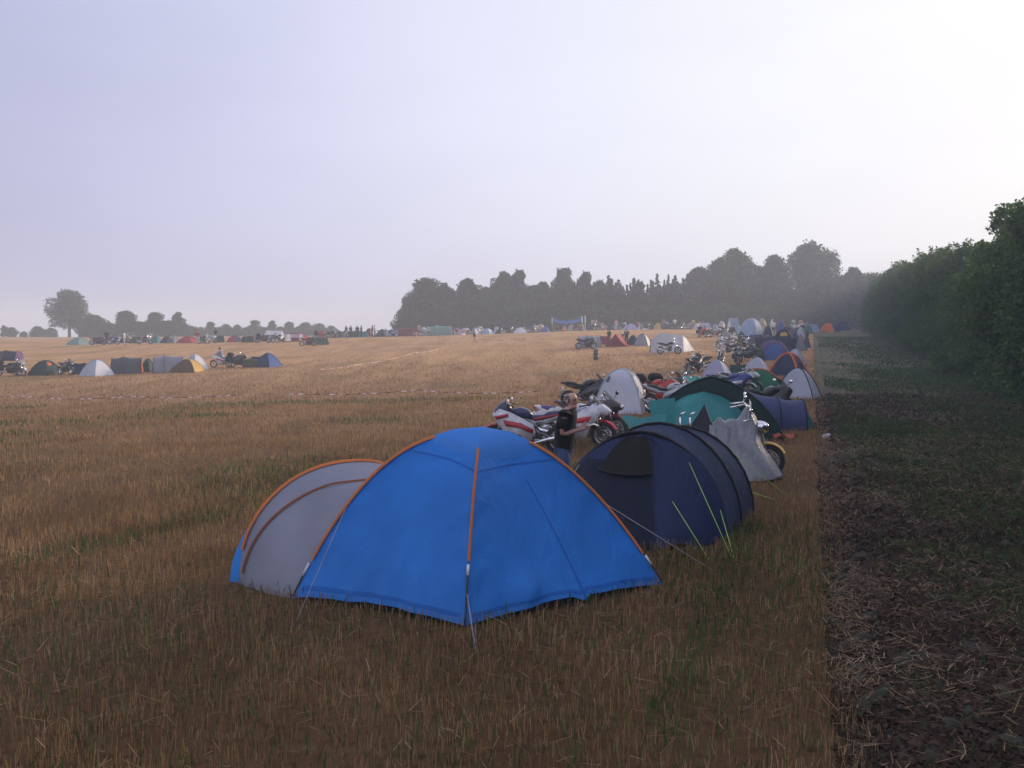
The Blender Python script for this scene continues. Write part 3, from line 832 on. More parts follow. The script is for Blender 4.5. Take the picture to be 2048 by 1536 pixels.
    M().grid(rows).build('porch', grey, t)
    M().grid([[arch(s) * f + (A0 + A1) / 2 * (1 - f) for s in np.linspace(0, 1, N + 1)] for f in (1, .6, .2, 0)]).build('porch_door', grey, t)
    M().grid([[arch(s) * .99 + Vector((0, 0, .01)) + out * (.16 * max(0, 1 - s * 5) if k else 0) + Vector((0, 0, -.0)) for s in np.linspace(0, .22, 8)] for k in (0, 1)]).build('porch_hem', blue, t)
    def tape(fn, s0, s1, wd, off):
        rows = []
        for s in np.linspace(s0, s1, 26):
            q = fn(s); q2 = fn(min(1, s + .01)); tn = (q2 - q).normalized(); nn = Vector((q.x - (A0.x + A1.x) / 2, q.y - (A0.y + A1.y) / 2, q.z)).normalized(); sd = tn.cross(nn).normalized()
            rows.append([q - sd * wd + nn * off, q + nn * (off + .02), q + sd * wd + nn * off])
        return M().grid(rows)
    tape(arch, .07, .93, .035, .006).build('porch_sleeve', org, t)
    def trim(s):                                  # zip of the side door: leaves the ground nearer the dome and meets the pole high up
        f = .10 + .42 * s + .48 * s ** 3.5; ss = .02 + .62 * s - .21 * s * s
        q = arch(ss).lerp(seam2(ss), min(1, f)); k = math.sin(PI * min(1, f)); q.z -= .05 * k * math.sin(PI * ss)
        if ss < .25: q = q + Vector((-.05, -.06, 0)) * k * (1 - ss * 4) * .6
        return q
    tape(trim, .0, 1.0, .011, .010).build('door_zip', cloth((.30, .10, .045), .1), t)
    KEEP_OUT.append([(ctr.x + q.x, ctr.y + q.y) for q in (A0 * .96, A1 * .96, cs[3], cs[0])])

def navy_tunnel_tent():
    ax = Vector((.33, .944, 0)); cr = Vector((ax.y, -ax.x, 0))
    c1 = Vector((1.70, 13.1, 0)); c2 = c1 + ax * .95 + cr * .06; c3 = c1 + ax * 2.2 + cr * .16
    t = tunnel('tunnel_tent', 'navy blue tunnel tent with black hoops and neon guy lines', [(c1, 1.12, 1.37), (c2, 1.15, 1.40), (c3, 1.08, 1.24)], cr, (.045, .06, .11),
               (None, ((.04, .055, .11), .75)), 'black', 'tents in the row beside the ploughed strip', sag=.13, sub=14, wr=.032, base=c1, tr=.12, e=1.04)
    KEEP_OUT.append([tuple((c1 - cr * 1.05 - ax * .6)[:2]), tuple((c1 + cr * 1.05 - ax * .6)[:2]), tuple((c3 + cr * 1.0 + ax * .5)[:2]), tuple((c3 - cr + ax * .5)[:2])])
    navy = cloth((.018, .028, .085), .1, .6, .5)
    rg = hoop_ring(Vector((0, 0, 0)), cr, 1.14, 1.36, 22)
    rows = []
    def front(v, f): q = Vector(v) * (1 - f); q.z = v.z * (1 - f); q -= ax * (.85 * (1 - (v.z / 1.36) * (1 - f)) ** 1.0 * math.sin(min(1, f * 1.6 + .0) * PI / 2)); return q
    # the front slopes out from the hoop to the ground ahead of it
    N = 22; rows = []
    for i in range(15):
        z = i / 14; row = []
        for j in range(N + 1):
            u = -1 + 2 * j / N; zz = 1.36 * z; half = 1.14 * max(0, 1 - z ** 2.1) ** .5
            out = .88 * (1 - z) * (1 - abs(u) ** 2.2) + (.05 * math.sin(u * 19 - z * 4) * (1 - z) * (1 - abs(u)) - .06 * math.exp(-((u - .60 + .25 * z) / .05) ** 2)) * float(smooth(.25, .42, u))
            q = cr * (half * u) - ax * out; row.append((q.x, q.y, zz + .06 * (1 - z) * math.cos(u * 6) ** 2))
        rows.append(row)
    M().grid(rows).build('front_panel', navy, t)
    def fp(u, z, off):
        half = 1.14 * max(0, 1 - z ** 2.1) ** .5; out = .88 * (1 - z) * (1 - abs(u) ** 2.2) + off
        q = cr * (half * u) - ax * out; return Vector((q.x, q.y, 1.36 * z + .01))
    M().grid([[fp(u, z, .035 + .012 * math.sin(u * 17 + z * 3)) for u in np.linspace(-.93, .30 - .12 * z, 16)] for z in np.linspace(.02, .74, 12)]).build('door', cloth((.004, .007, .026), .05, .6, .4), t)  # near-black sheet standing in for the shadowed open mouth
    rows = []
    for z in np.linspace(.97, .66, 9):
        rows.append([fp(u * (.42 - .02 * (.97 - z) / .31) - .14, z - .03 * math.cos(u * 1.5) * ((.97 - z) / .31), .06 + .02 * math.sin(u * 5)) for u in np.linspace(-1, 1, 13)])
    M().grid(rows).build('rolled_door', cloth((.016, .014, .014), .05, .8), t)
    path = [fp(u * .42 - .14, .655 - .03 * math.cos(u * 1.5), .08) for u in np.linspace(-1, 1, 13)]
    M().tube(path, .022, 6).build('door_roll', cloth((.02, .018, .018), .05, .8), t)
    neon = cloth((.5, .85, .14), .1)
    pale = cloth((.55, .62, .45), .1)
    def gy(a, b, r=.0042, m=neon): M().tube([a - c1, b - c1], r, 4).build('guy_line', m, t)
    e = lambda s, hw, h, c: c + Vector((cr.x * hw * math.cos(s), cr.y * hw * math.cos(s), h * math.sin(s)))
    gy(at(1372, 911, 12.9), G(1464, 1116)); gy(at(1345, 1003, 12.35), G(1420, 1122)); gy(at(1432, 990, 13.0), G(1468, 1116))
    gy(e(.95, 1.08, 1.22, c3), G(1585, 1000), .005); gy(e(.25, 1.08, 1.22, c3), G(1550, 1000), .006); gy(e(PI - .75, 1.14, 1.36, c1), Vector((.25, 12.6, 0)))
    return t

def green_tent():
    ax = Vector((.30, .954, 0)); cr = Vector((ax.y, -ax.x, 0)); c1 = Vector((4.95, 24.7, 0))
    t = tunnel('tunnel_tent', 'dark green hoop tent with a teal porch and open teal flap', [(c1, 1.72, 1.52), (c1 + ax * .8, 1.6, 1.42), (c1 + ax * 2.0, 1.2, 1.0)], cr, (.016, .06, .05),
               (None, ('dgreen', .5)), 'dgreen', 'tents in the row beside the ploughed strip', sag=.05, sub=5, base=c1, wr=.006, e=1.3)
    teal = cloth((.04, .26, .26), .25, .55, .3)
    N = 18; rows = []
    for i in range(13):
        z = i / 12; row = []
        for j in range(N + 1):
            u = -1 + 2 * j / N; half = 1.22 * max(0, 1 - z ** 1.9) ** .6
            out = 1.25 * (1 - z ** 1.6) ** .7 * (1 - abs(u) ** 3) if z < 1 else 0
            q = cr * (half * u - .2) - ax * (out + .06); row.append((q.x, q.y, 1.17 * z))
        rows.append(row)
    M().grid(rows).build('porch', teal, t)
    dk = cloth((.012, .04, .04), .15); rows = []
    for i in range(9):
        z = i / 8; rows.append([cr * (1.70 * max(0, 1 - z ** (2 / 1.3)) ** .65 * u) - ax * .02 + Vector((0, 0, 1.5 * z)) for u in np.linspace(-1, 1, 13)])
    M().grid(rows).build('front_panel', dk, t)
    a = at(1332, 828, 23.6) - c1; b = at(1240, 831, 23.0) - c1; e = at(1268, 868, 22.6) - c1; f = at(1330, 876, 23.0) - c1
    M().grid([[a.lerp(b, s) * (1 - v) + f.lerp(e, s) * v + Vector((0, 0, -.05 * math.sin(PI * s) * (1 - v) + .02 * math.sin(s * 9))) for s in np.linspace(0, 1, 9)] for v in np.linspace(0, 1, 6)]).build('door_flap', teal, t)
    a, b, e, f = at(1350, 795, 24.6) - c1, at(1298, 802, 24.4) - c1, at(1304, 842, 24.2) - c1, at(1350, 842, 24.4) - c1
    M().grid([[a.lerp(b, s) * (1 - v) + f.lerp(e, s) * v for s in np.linspace(0, 1, 6)] for v in np.linspace(0, 1, 5)]).build('side_flap', teal, t)
    M().tube([at(1240, 831, 23.0) - c1, G(1238, 885) - c1], .012, 5).build('pole', CHROME, t)

def row_tents():
    R = 'tents in the row beside the ploughed strip'
    big_blue_tent(); navy_tunnel_tent(); green_tent()
    h = [(Vector((5.9, 28.3, 0)), 1.05, 1.10), (Vector((6.55, 28.1, 0)), 1.05, 1.02), (Vector((7.35, 27.7, 0)), .95, .82), (Vector((8.0, 27.5, 0)), .85, .76)]
    tunnel('tunnel_tent', 'long low violet blue tunnel tent behind the dark green tent', h, Vector((.12, 1, 0)), (.045, .056, .15), (('navy2', .3), ('teal', .35)), 'navy', R, sag=.08, sub=6, wr=.01)
    T('dome', 1182, 1304, 828, 741, [(.60, .62, .72)] * 4, 'pale grey dome tent with dark vents between the motorcycles', rz=.3, ratio=.9, pole='lgrey', group=R, res=(14, 8), p=2.6, guys=True, bulge=.03, patch=[(1, .50, .28, .10, .32, 'dgrey', 'vent'), (1, .72, .58, .06, .16, 'dgrey', 'vent'), (0, .62, .50, .08, .16, 'dgrey', 'vent')])
    T('dome', 1400, 1468, 757, 722, ['lilac', 'white', 'lilac', 'lilac'], 'whitish lilac dome tent left of a dark green tarpaulin', rz=.5, group=R, pole='lgrey')
    T('dome', 1480, 1546, 754, 717, ['lgrey', 'white', 'lgrey', 'lgrey'], 'pale dome tent with a bright white stripe beside the dark tarpaulin', rz=.4, group=R, pole='white')
    T('ridge', 1458, 1496, 750, 730, ['dgreen', 'dgreen'], 'dark green tarpaulin shelter between two pale dome tents', group=R, ratio=.8)
    T('dome', 1456, 1572, 792, 740, ['green', (.02, .13, .10), 'green', 'green'], 'bright green dome tent with an orange seam', rz=-.25, ratio=.8, group=R, pole='orange', res=(10, 7), p=2.3, pr=.035)
    T('dome', 1546, 1645, 799, 738, ['lgrey', 'lgrey', 'navy', 'navy'], 'big pale grey half dome tent with navy poles next to the strip', rz=.55, ratio=.8, group=R, pole='navy', res=(12, 8), p=2.1)
    T('dome', 1536, 1616, 752, 709, ['navy2', 'navy2', 'navy2', 'blue2'], 'navy dome tent with thick orange arches behind the green dome', rz=.6, ratio=.9, group=R, pole='orange', res=(10, 6), p=2.2, pr=.08)
    T('dome', 1534, 1586, 748, 726, ['navy', 'navy', 'navy', 'navy'], 'low navy porch tent with one orange arch beside the green dome', rz=.2, group=R, pole='orange', pr=.09)
    T('dome', 1566, 1614, 734, 699, ['lgrey', 'lgrey', 'grey', 'grey'], 'light grey wedge shaped tent behind the orange arched navy tent', rz=.7, group=R, pole='lgrey')
    T('dome', 1520, 1578, 721, 690, ['blue2', (.03, .06, .26), 'blue2', 'blue2'], 'royal blue round dome tent in front of the purple banded tent', rz=.5, group=R, pole='blue2', p=2.6)
    T('dome', 1502, 1588, 712, 682, ['purple', 'purple', 'navy', 'yellow'], 'purple and mustard dome tent behind the royal blue one', rz=.4, group=R, pole='purple', p=2.4)
    T('dome', 1536, 1600, 703, 660, ['navy', 'navy', 'navy', 'navy'], 'tall dark navy dome tent with a yellow patch', rz=.5, group=R, pole='navy', p=2.4, patch=[(0, .62, .45, .35, .85, 'yellow', 'patch')])
    T('tunnel', 1496, 1556, 700, 670, ['navy', 'dgrey', 'navy'], 'long dark tunnel tent behind the cluster of motorcycles', rz=.2, ratio=.6, group=R)
    T('ridge', 1588, 1614, 702, 668, ['dgrey', 'grey'], 'dark grey ridge tent at the edge of the ploughed strip', rz=1.2, group=R, ratio=.9)
    T('ridge', 1604, 1622, 696, 664, ['dgreen', 'dgrey'], 'narrow dark olive ridge tent right beside the grassy lane', rz=1.3, group=R, ratio=.9)
    T('dome', 1472, 1532, 690, 638, ['lblue', 'lblue', 'lblue', 'lblue'], 'tall pale blue pavilion tent with white seams', rz=.6, group=R, pole='white', p=2.6, d=104)
    T('dome', 1520, 1552, 684, 652, ['navy2', 'white', 'navy', 'navy'], 'dark dome tent with one white side right of the pale blue pavilion', rz=.4, group=R, d=103)
    T('ridge', 1450, 1482, 664, 636, ['lblue', 'white'], 'grey blue ridge tent with a white peaked end', rz=.5, d=122, group=R, ratio=.8)
    T('dome', 1508, 1538, 664, 636, ['beige', 'brown', 'beige', 'beige'], 'beige dome tent behind the pale blue pavilion', rz=.5, d=126, group=R)
    T('dome', 1534, 1554, 662, 638, ['white', 'dgrey', 'white', 'white'], 'small white and dark dome right of the beige dome', rz=.4, d=126, group=R)
    T('dome', 1550, 1574, 664, 640, ['blue2', 'blue2', 'blue2', 'blue2'], 'blue dome tent with orange poles at the far end of the row', rz=.4, d=124, group=R, pole='orange')
    T('tunnel', 1576, 1618, 676, 655, ['dgrey', 'dgrey', 'navy'], 'dark grey tunnel tent near the far end of the row', rz=.2, d=116, ratio=.6, group=R)
    T('dome', 1634, 1678, 668, 646, ['orange', 'blue2', 'navy2', 'blue2'], 'blue dome tent with an orange side behind the end tape', rz=.5, d=127, group=R)
    T('ridge', 1616, 1640, 668, 648, ['lblue', 'lblue'], 'pale blue flap tent at the left of the end tape', rz=.6, d=126, group=R)
    T('dome', 1662, 1704, 666, 641, ['navy2', 'navy', 'navy', 'navy2'], 'dark blue dome tent under the hedge at the end of the lane', rz=.3, d=132, group=R)

def mid_tents():
    R = 'tents pitched in the open field'
    T('tunnel', 1152, 1204, 695, 671, ['grey', 'lgrey', 'lgrey'], 'grey tunnel tent standing left of the red ridge tent', d=94, rz=.0, ratio=.6, group=R)
    T('ridge', 1196, 1222, 690, 674, ['burg', 'dred'], 'small dark red tent tucked behind the grey tunnel tent', d=99, group=R)
    T('ridge', 1214, 1256, 692, 669, ['red', 'burg'], 'faded red ridge tent in the open field', d=95, rz=1.25, group=R, ratio=.8)
    T('dome', 1252, 1280, 690, 671, ['dgreen', 'dgreen', 'dgreen', 'dgreen'], 'dark green dome tent right of the faded red ridge tent', d=97, rz=.3, group=R)
    T('dome', 1266, 1304, 692, 668, ['grey', 'white', 'lblue', 'lblue'], 'blue grey dome tent with a white end behind the silver shelter', d=95, rz=.4, group=R)
    # silver shelter
    pts = [at(1300, 680, 79), at(1322, 665, 80), at(1364, 669, 80), at(1382, 704, 79.5), G(1300, 707), at(1406, 702, 82), at(1300, 706, 82)]
    o = G(1338, 705); t = thing('shelter_tent', 'large silver tarpaulin shelter behind a parked chopper', 'tent', o, 0, R)
    d0 = o.y; sil = cl('silver')
    def q(px, py, dd): return at(px, py, d0 + dd) - o
    b = lambda px, dd: Vector((D(px, d0 + dd).x, d0 + dd, float(terr(D(px, d0 + dd).x, d0 + dd)))) - o
    def sheet(a, bb, c, dd, name, mat):
        M().grid([[a.lerp(bb, s) * (1 - v) + dd.lerp(c, s) * v + Vector((.02 * math.sin(s * 14), -.03 * math.sin(s * 19 + v * 3), -.05 * math.sin(PI * s) * (1 - v))) for s in np.linspace(0, 1, 14)] for v in np.linspace(0, 1, 8)]).build(name, mat, t)
    sheet(q(1301, 679, .0), q(1322, 665, .9), b(1322, .7), b(1300, 0), 'side_wall', sil)
    sheet(q(1322, 665, .9), q(1365, 670, .9), b(1367, .3), b(1322, .7), 'front_wall', sil)
    sheet(q(1365, 670, .9), q(1372, 676, 2.2), b(1388, 2.0), b(1367, .3), 'end_wall', cl('white'))  # right end coloured whiter than the front for sun falling on it
    sheet(q(1322, 665, .9), q(1365, 670, .9), q(1372, 676, 2.4), q(1318, 672, 2.4), 'roof', sil)
    M().tube([b(1300, 0), q(1301, 678, 0)], .03, 6).build('pole', DARK, t)
    # rubbish barrel
    g = G(1192, 720); s = g.y / F; r = 5.2 * s; hh = 21 * s
    t = thing('rubbish_barrel', 'dark steel barrel standing alone in the stubble', 'barrel', g)
    m = M(); rings = []
    for z, k in ((0, .96), (.02, 1), (.3, 1), (.31, 1.05), (.34, 1.05), (.35, 1), (.64, 1), (.65, 1.05), (.68, 1.05), (.69, 1), (.98, 1), (1, 1.04)):
        rings.append([(r * k * math.cos(2 * PI * i / 20), r * k * math.sin(2 * PI * i / 20), z * hh) for i in range(20)])
    m.loft(rings, False).build('body', paint((.07, .075, .085), .5), t)
    M().torus((0, 0, hh), r * 1.0, .03, 'z', 20, 6).build('rim', paint((.25, .26, .28), .4), t)
    M().ell((0, 0, hh * .93), (r * .96, r * .96, .05)).build('rubbish_bag', cloth((.03, .03, .035)), t)

def left_tents():
    A, B = 'tents in the near row on the left', 'tents in the far row on the left'
    T('dome', 62, 122, 751, 722, ['dgreen', 'dgreen', 'dgreen', 'dgreen'], 'dark green dome with an orange corner, near row on the left', rz=.3, group=A, pole='dgreen', patch=[(1, .6, .35, .1, .5, 'orange', 'patch')])
    T('ridge', 142, 176, 749, 727, ['navy', 'navy2'], 'navy ridge tent half hidden by the whitish dome', rz=.2, group=A)
    T('dome', 160, 228, 753, 721, ['lgrey', 'white', 'lgrey', 'lgrey'], 'whitish dome tent with sunlight painted into its right half', rz=.55, ratio=.9, group=A, pole='lblue')  # one white fabric: shaded sides coloured grey, sunlit right side white
    T('tunnel', 217, 290, 748, 714, ['dgrey', 'dred', 'orange'], 'dark tunnel tent with an orange door at its right end', rz=.35, ratio=.55, group=A, pole='dred')
    T('dome', 283, 310, 744, 718, ['dgreen', 'dgreen', 'dgreen', 'dgreen'], 'small dark green dome between two tunnel tents', rz=.3, group=A)
    T('tunnel', 302, 372, 746, 711, ['grey', 'dgrey', 'grey'], 'slate grey tunnel tent behind the yellow arched tent', rz=.25, ratio=.55, group=A, pole='dgrey')
    T('dome', 366, 416, 741, 710, ['lgrey', 'white', 'lgrey', 'lgrey'], 'pale grey dome at the back of the yellow arched tent', rz=.5, group=A, pole='white')  # right panel coloured white for the sun on that face
    T('dome', 346, 404, 745, 720, ['brown', 'yellow', 'yellow', 'yellow'], 'yellow arched tent with a dark open door', rz=.1, group=A, pole='yellow', p=2.5)  # brown front panel stands in for the dark inside of the doorway
    T('tunnel', 484, 528, 735, 717, ['olive', 'beige', 'beige'], 'olive and tan tunnel tent left of the blue pyramid tent', rz=.1, ratio=.6, group=A)
    T('ridge', 500, 530, 734, 714, ['navy', 'navy'], 'dark navy ridge tent directly behind the blue pyramid tent', rz=.1, group=A)
    T('dome', 508, 564, 735, 707, ['navy2', 'blue2', 'navy2', 'navy2'], 'plain blue pyramid shaped tent at the right end of the near row', rz=.45, group=A, pole='blue2', p=1.6)
    T('tunnel', -14, 47, 722, 701, ['navy', 'navy', 'purple'], 'navy tunnel tent cut by the left picture edge', rz=-.15, ratio=.5, group=A, pole='orange')
    # far row on the left
    L = [('dome', 136, 182, 682, 'gteal', 'pale sea green dome tent below the large lone tree', 127), ('ridge', 186, 212, 682, 'black', 'black low tent right of the sea green dome', 130), ('dome', 212, 240, 681, 'navy2', 'dark blue dome tent, third from left in the far row', 131),
         ('dome', 258, 285, 680, 'dgreen', 'bottle green dome tent beside a person in white', 131), ('dome', 300, 324, 677, 'teal', 'teal dome tent in the middle of the far left row', 132), ('dome', 322, 347, 677, 'navy', 'almost black navy dome left of the bright red dome', 131),
         ('dome', 340, 360, 680, 'grey', 'small grey dome touching the bright red dome', 134), ('dome', 357, 398, 675, 'red', 'bright red round dome tent of the far left row', 130), ('ridge', 424, 452, 679, 'dgreen', 'dark green low tent behind a standing person', 131),
         ('dome', 454, 486, 673, 'navy2', 'dark blue dome tent with a red front', 131), ('tunnel', 482, 516, 676, 'black', 'black tunnel tent with a pale top seam', 130), ('dome', 514, 538, 677, 'dgrey', 'charcoal dome tent in front of the white marquee', 133),
         ('dome', 628, 652, 664, 'dgrey', 'grey dome tent right behind the big red dome', 146), ('ridge', 652, 676, 663, 'navy', 'navy tent at the foot of the lowest skyline bush', 148), ('ridge', 690, 714, 662, 'dgreen', 'dark tent left of the turquoise one on the crest', 150),
         ('ridge', 714, 738, 663, 'teal', 'turquoise ridge tent on the open crest', 150), ('dome', 752, 778, 660, 'dgreen', 'bottle green dome right of the turquoise ridge tent', 149), ('tunnel', 794, 828, 656, 'dred', 'maroon tunnel tent left of the first wood trees', 149),
         ('dome', 912, 932, 658, 'white', 'little white dome right of the long grey green tent', 152), ('dome', 940, 960, 658, 'lgrey', 'pale grey dome just left of the walking person', 152), ('dome', 960, 990, 657, 'lblue', 'pale blue dome with a sunlit white side before the wood', 153),
         ('dome', 990, 1012, 656, 'dgreen', 'dark green dome with a pale flap before the twin topped tree', 154), ('dome', 1027, 1054, 657, 'white', 'isolated white half round dome before the wood', 155), ('dome', 1070, 1094, 648, 'beige', 'cream arched tent just left of the volleyball net', 160),
         ('dome', 1080, 1100, 653, 'blue2', 'blue dome in front of the cream arched tent', 158), ('ridge', 1118, 1134, 652, 'orange', 'orange ridge tent seen under the volleyball net', 166), ('dome', 1132, 1150, 650, 'grey', 'grey dome seen under the right half of the net', 166),
         ('dome', 1174, 1194, 650, 'dgreen', 'dark green dome right of the volleyball net posts', 166), ('dome', 1212, 1232, 650, 'navy', 'navy dome midway between net and lavender dome', 168), ('dome', 1243, 1277, 647, 'lilac', 'lavender blue dome above the red ridge tent', 166),
         ('dome', 1272, 1300, 647, 'white', 'white dome with teal edging behind the silver shelter', 167), ('dome', 1305, 1324, 646, 'yellow', 'mustard yellow dome in the far row before the conifers', 166), ('ridge', 1322, 1350, 647, 'dgreen', 'dark green ridge tent right of the mustard dome', 166),
         ('tunnel', 1350, 1388, 646, 'dgrey', 'charcoal tunnel tent in the far row before the conifers', 164), ('ridge', 1396, 1420, 645, 'lilac', 'lilac grey ridge tent left of the plum dome', 150), ('dome', 1418, 1448, 646, 'purple', 'plum coloured dome above a line of motorcycles', 146)]
    two = {'dark blue dome tent with a red front': ['red', 'navy2', 'navy2', 'navy2'], 'pale blue dome with a sunlit white side before the wood': ['lblue', 'white', 'lblue', 'orange'],
           'dark green dome with a pale flap before the twin topped tree': ['dgreen', 'lblue', 'dgreen', 'dgreen'], 'pale grey dome just left of the walking person': ['grey', 'white', 'grey', 'dgreen'],
           'white dome with teal edging behind the silver shelter': ['white', 'white', 'teal', 'teal']}
    rd = random.Random(9)
    for k, x0, x1, top, c, lab, d in L:
        g = D((x0 + x1) / 2, d); base = 655 + (CH - g.z) / d * F
        top = min(top, base - .85 * F / d)
        if k == 'dome': T('dome', x0, x1, base, top, two.get(lab, [c] * 4), lab, d, rd.uniform(.2, .7), 1, B, res=(6, 4), pole='white' if lab.startswith('white dome') else c)
        elif k == 'ridge': T('ridge', x0, x1, base, top, [c, c], lab, d, rd.uniform(0, .5), .9, B)
        else: T('tunnel', x0, x1, base, top, [c, c, c], lab, d, rd.uniform(-.2, .2), .6, B, 'lgrey' if c == 'black' else c)
    T('tunnel', 850, 908, 676, 651, ['gteal', 'gteal', 'dred'], 'long grey green tunnel tent with a dark red end', 148, .15, .5, B, 'silver')
    T('dome', 563, 622, 697, 667, ['dred', 'red', 'red', 'red'], 'big red dome tent with washing hung before it', 130, .35, 1, B, 'red', 2.3)
    T('ridge', 610, 660, 704, 689, ['olive', 'dgreen'], 'low dark olive tent lying right of the big red dome', 118, .1, .7, B)
    E = [('dome', 1030, 1046, 672, 'navy', 'small navy dome behind the isolated white dome', 158), ('ridge', 1052, 1072, 670, 'dgrey', 'charcoal ridge tent left of the cream arched tent', 160), ('dome', 896, 914, 672, 'navy2', 'blue dome at the dark end of the long grey green tent', 153),
         ('dome', 866, 884, 672, 'lgrey', 'light grey dome peeping over the long grey green tent', 155), ('dome', 776, 796, 672, 'blue2', 'mid blue dome left of the maroon tunnel tent', 151), ('dome', 820, 840, 672, 'red', 'scarlet dome right of the maroon tunnel tent', 151),
         ('dome', 1152, 1168, 668, 'lblue', 'sky blue dome between the two right net posts', 168), ('ridge', 1196, 1212, 668, 'orange', 'rusty orange ridge tent left of the person in pink', 169), ('dome', 1230, 1246, 668, 'teal', 'sea blue dome left of the lavender blue dome', 168),
         ('dome', 1296, 1310, 668, 'navy2', 'indigo dome squeezed left of the mustard dome', 168), ('dome', 1384, 1400, 666, 'lgrey', 'whitish dome left of the lilac grey ridge tent', 156), ('dome', 672, 692, 670, 'navy2', 'slate blue dome at the left end of the crest', 149),
         ('dome', 240, 262, 680, 'dgreen', 'moss green dome left of the person in white', 133), ('dome', 284, 302, 680, 'navy2', 'ink blue dome right of the bottle green dome', 134), ('dome', 398, 424, 680, 'dgrey', 'dark dome behind the chrome cruiser by the bright red dome', 134), ('dome', 538, 562, 680, 'silver', 'silver dome just left of the big red dome', 133)]
    for k, x0, x1, top, c, lab, d in E:
        g = D((x0 + x1) / 2, d); base = 655 + (CH - g.z) / d * F
        if k == 'dome': T('dome', x0, x1, base, base - .95 * F / d, [c] * 4, lab, d, rd.uniform(.2, .7), 1, B, res=(6, 4), pole=c)
        else: T('ridge', x0, x1, base, base - .95 * F / d, [c, c], lab, d, rd.uniform(0, .5), .9, B)
    R = 'tents in the row beside the ploughed strip'
    E = [(1466, 1496, 96, 'dgreen', 'forest green dome left under the pale blue pavilion'), (1500, 1530, 90, 'navy', 'midnight blue dome before the pale blue pavilion'), (1556, 1584, 100, 'lblue', 'powder blue dome behind the tall navy dome with the yellow patch'), (1578, 1602, 94, 'navy2', 'dusky blue dome left of the dark grey ridge tent'),
         (1440, 1462, 104, 'grey', 'mid grey dome behind the upper motorcycle cluster'), (1484, 1506, 118, 'dred', 'wine red dome behind the pale blue pavilion'), (1590, 1612, 112, 'lgrey', 'ash grey dome near the dark grey tunnel tent'), (1560, 1582, 112, 'dgreen', 'pine green dome left of the dark grey tunnel tent'),
         (1506, 1532, 72, 'olive', 'olive dome behind the royal blue round dome'), (1420, 1440, 124, 'lblue', 'icy blue dome left of the grey blue ridge tent'), (1462, 1484, 128, 'navy', 'black blue dome behind the white peaked tent'), (1606, 1626, 124, 'teal', 'petrol blue dome by the end tape')]
    for x0, x1, d, c, lab in E: T('dome', x0, x1, 0, 655 + (CH - D((x0 + x1) / 2, d).z - 1.15) / d * F, [c] * 4, lab, d, rd.uniform(.2, .7), 1, R, res=(8, 5), pole=rd.choice([c, 'lgrey', 'dgrey']), p=rd.uniform(2.0, 2.6))
    q = 668
    cols = [('navy2', 'small dark blue dome in the crowded back row'), ('dgreen', 'small dark green dome in the crowded back row'), ('lgrey', 'small pale dome in the crowded back row'), ('dgrey', 'small charcoal dome in the crowded back row'), ('dred', 'small dark red dome in the crowded back row'), ('teal', 'small teal dome in the crowded back row')]
    while q < 1450:
        c, lab = cols[min(5, int(rd.random() ** 1.3 * 6))]; d = float(np.interp(q, [660, 1000, 1300, 1450], [156, 160, 174, 162])) + rd.uniform(-1, 3); w = rd.uniform(17, 25)
        g = D(q, d); base = 655 + (CH - g.z) / d * F
        T('dome', q - w / 2, q + w / 2, base, base - rd.uniform(1.0, 1.45) * F / d, [c] * 4, lab, d, rd.uniform(.2, .8), 1, 'tents of the crowded back row', res=(6, 4), pole=c, p=rd.uniform(1.9, 2.6))
        q += rd.uniform(18, 34)
    # white marquee
    T('ridge', 526, 572, 682, 661, ['white', 'white'], 'white marquee with a pitched roof behind the far left row', 142, -.25, .6, B)
    # washing on a line before the red tent
    a, b = D(574, 126), D(608, 126); t = thing('washing_line', 'white and purple washing on a line before the big red dome', 'washing', a)
    M().tube([(0, 0, 1.15), ((b - a).x / 2, 0, 1.08), ((b - a).x, 0, 1.15 + (b - a).z)], .012, 4).build('line', DARK, t)
    for f, w, c, hh in ((.08, .6, 'white', .9), (.45, .9, 'lilac', .45), (.85, .45, 'white', .75)):
        x = (b - a).x * f
        M().grid([[(x + w * (s - .5) * (1 + .2 * v), .04 * math.sin(s * 7 + v * 2), 1.12 - hh * v) for s in np.linspace(0, 1, 7)] for v in np.linspace(0, 1, 6)]).build('garment', cl(c), t)
    for x in (0, (b - a).x): M().tube([(x, 0, 0), (x, 0, 1.2)], .02, 5).build('post', DARK, t)

# ------------------------------------------------------------------ motorcycles
def wheel(root, name, x, spoke=True, detail=True):
    R = .31
    w = M().torus((x, 0, R), R - .055, .058, 'y', 24 if detail else 14, 8, .06).build(name, RUBBER, root)
    m = M().torus((x, 0, R), R - .10, .018, 'y', 20, 6, .045)
    for k in range(6 if spoke else 12):
        a = 2 * PI * k / (6 if spoke else 12); m.tube([(x, 0, R), (x + (R - .10) * math.cos(a), 0, R + (R - .10) * math.sin(a))], .014 if spoke else .006, 4)
    m.tube([(x, -.06, R), (x, .06, R)], .035, 8)
    m.build('rim', paint((.62, .62, .64), .3, .8), w)
    if detail: 
        m = M()
        for s in (-1, 1): m.torus((x, s * .075, R), .115, .03, 'y', 18, 4, .004)
        m.build('brake_disc', STEEL, w)
    return w

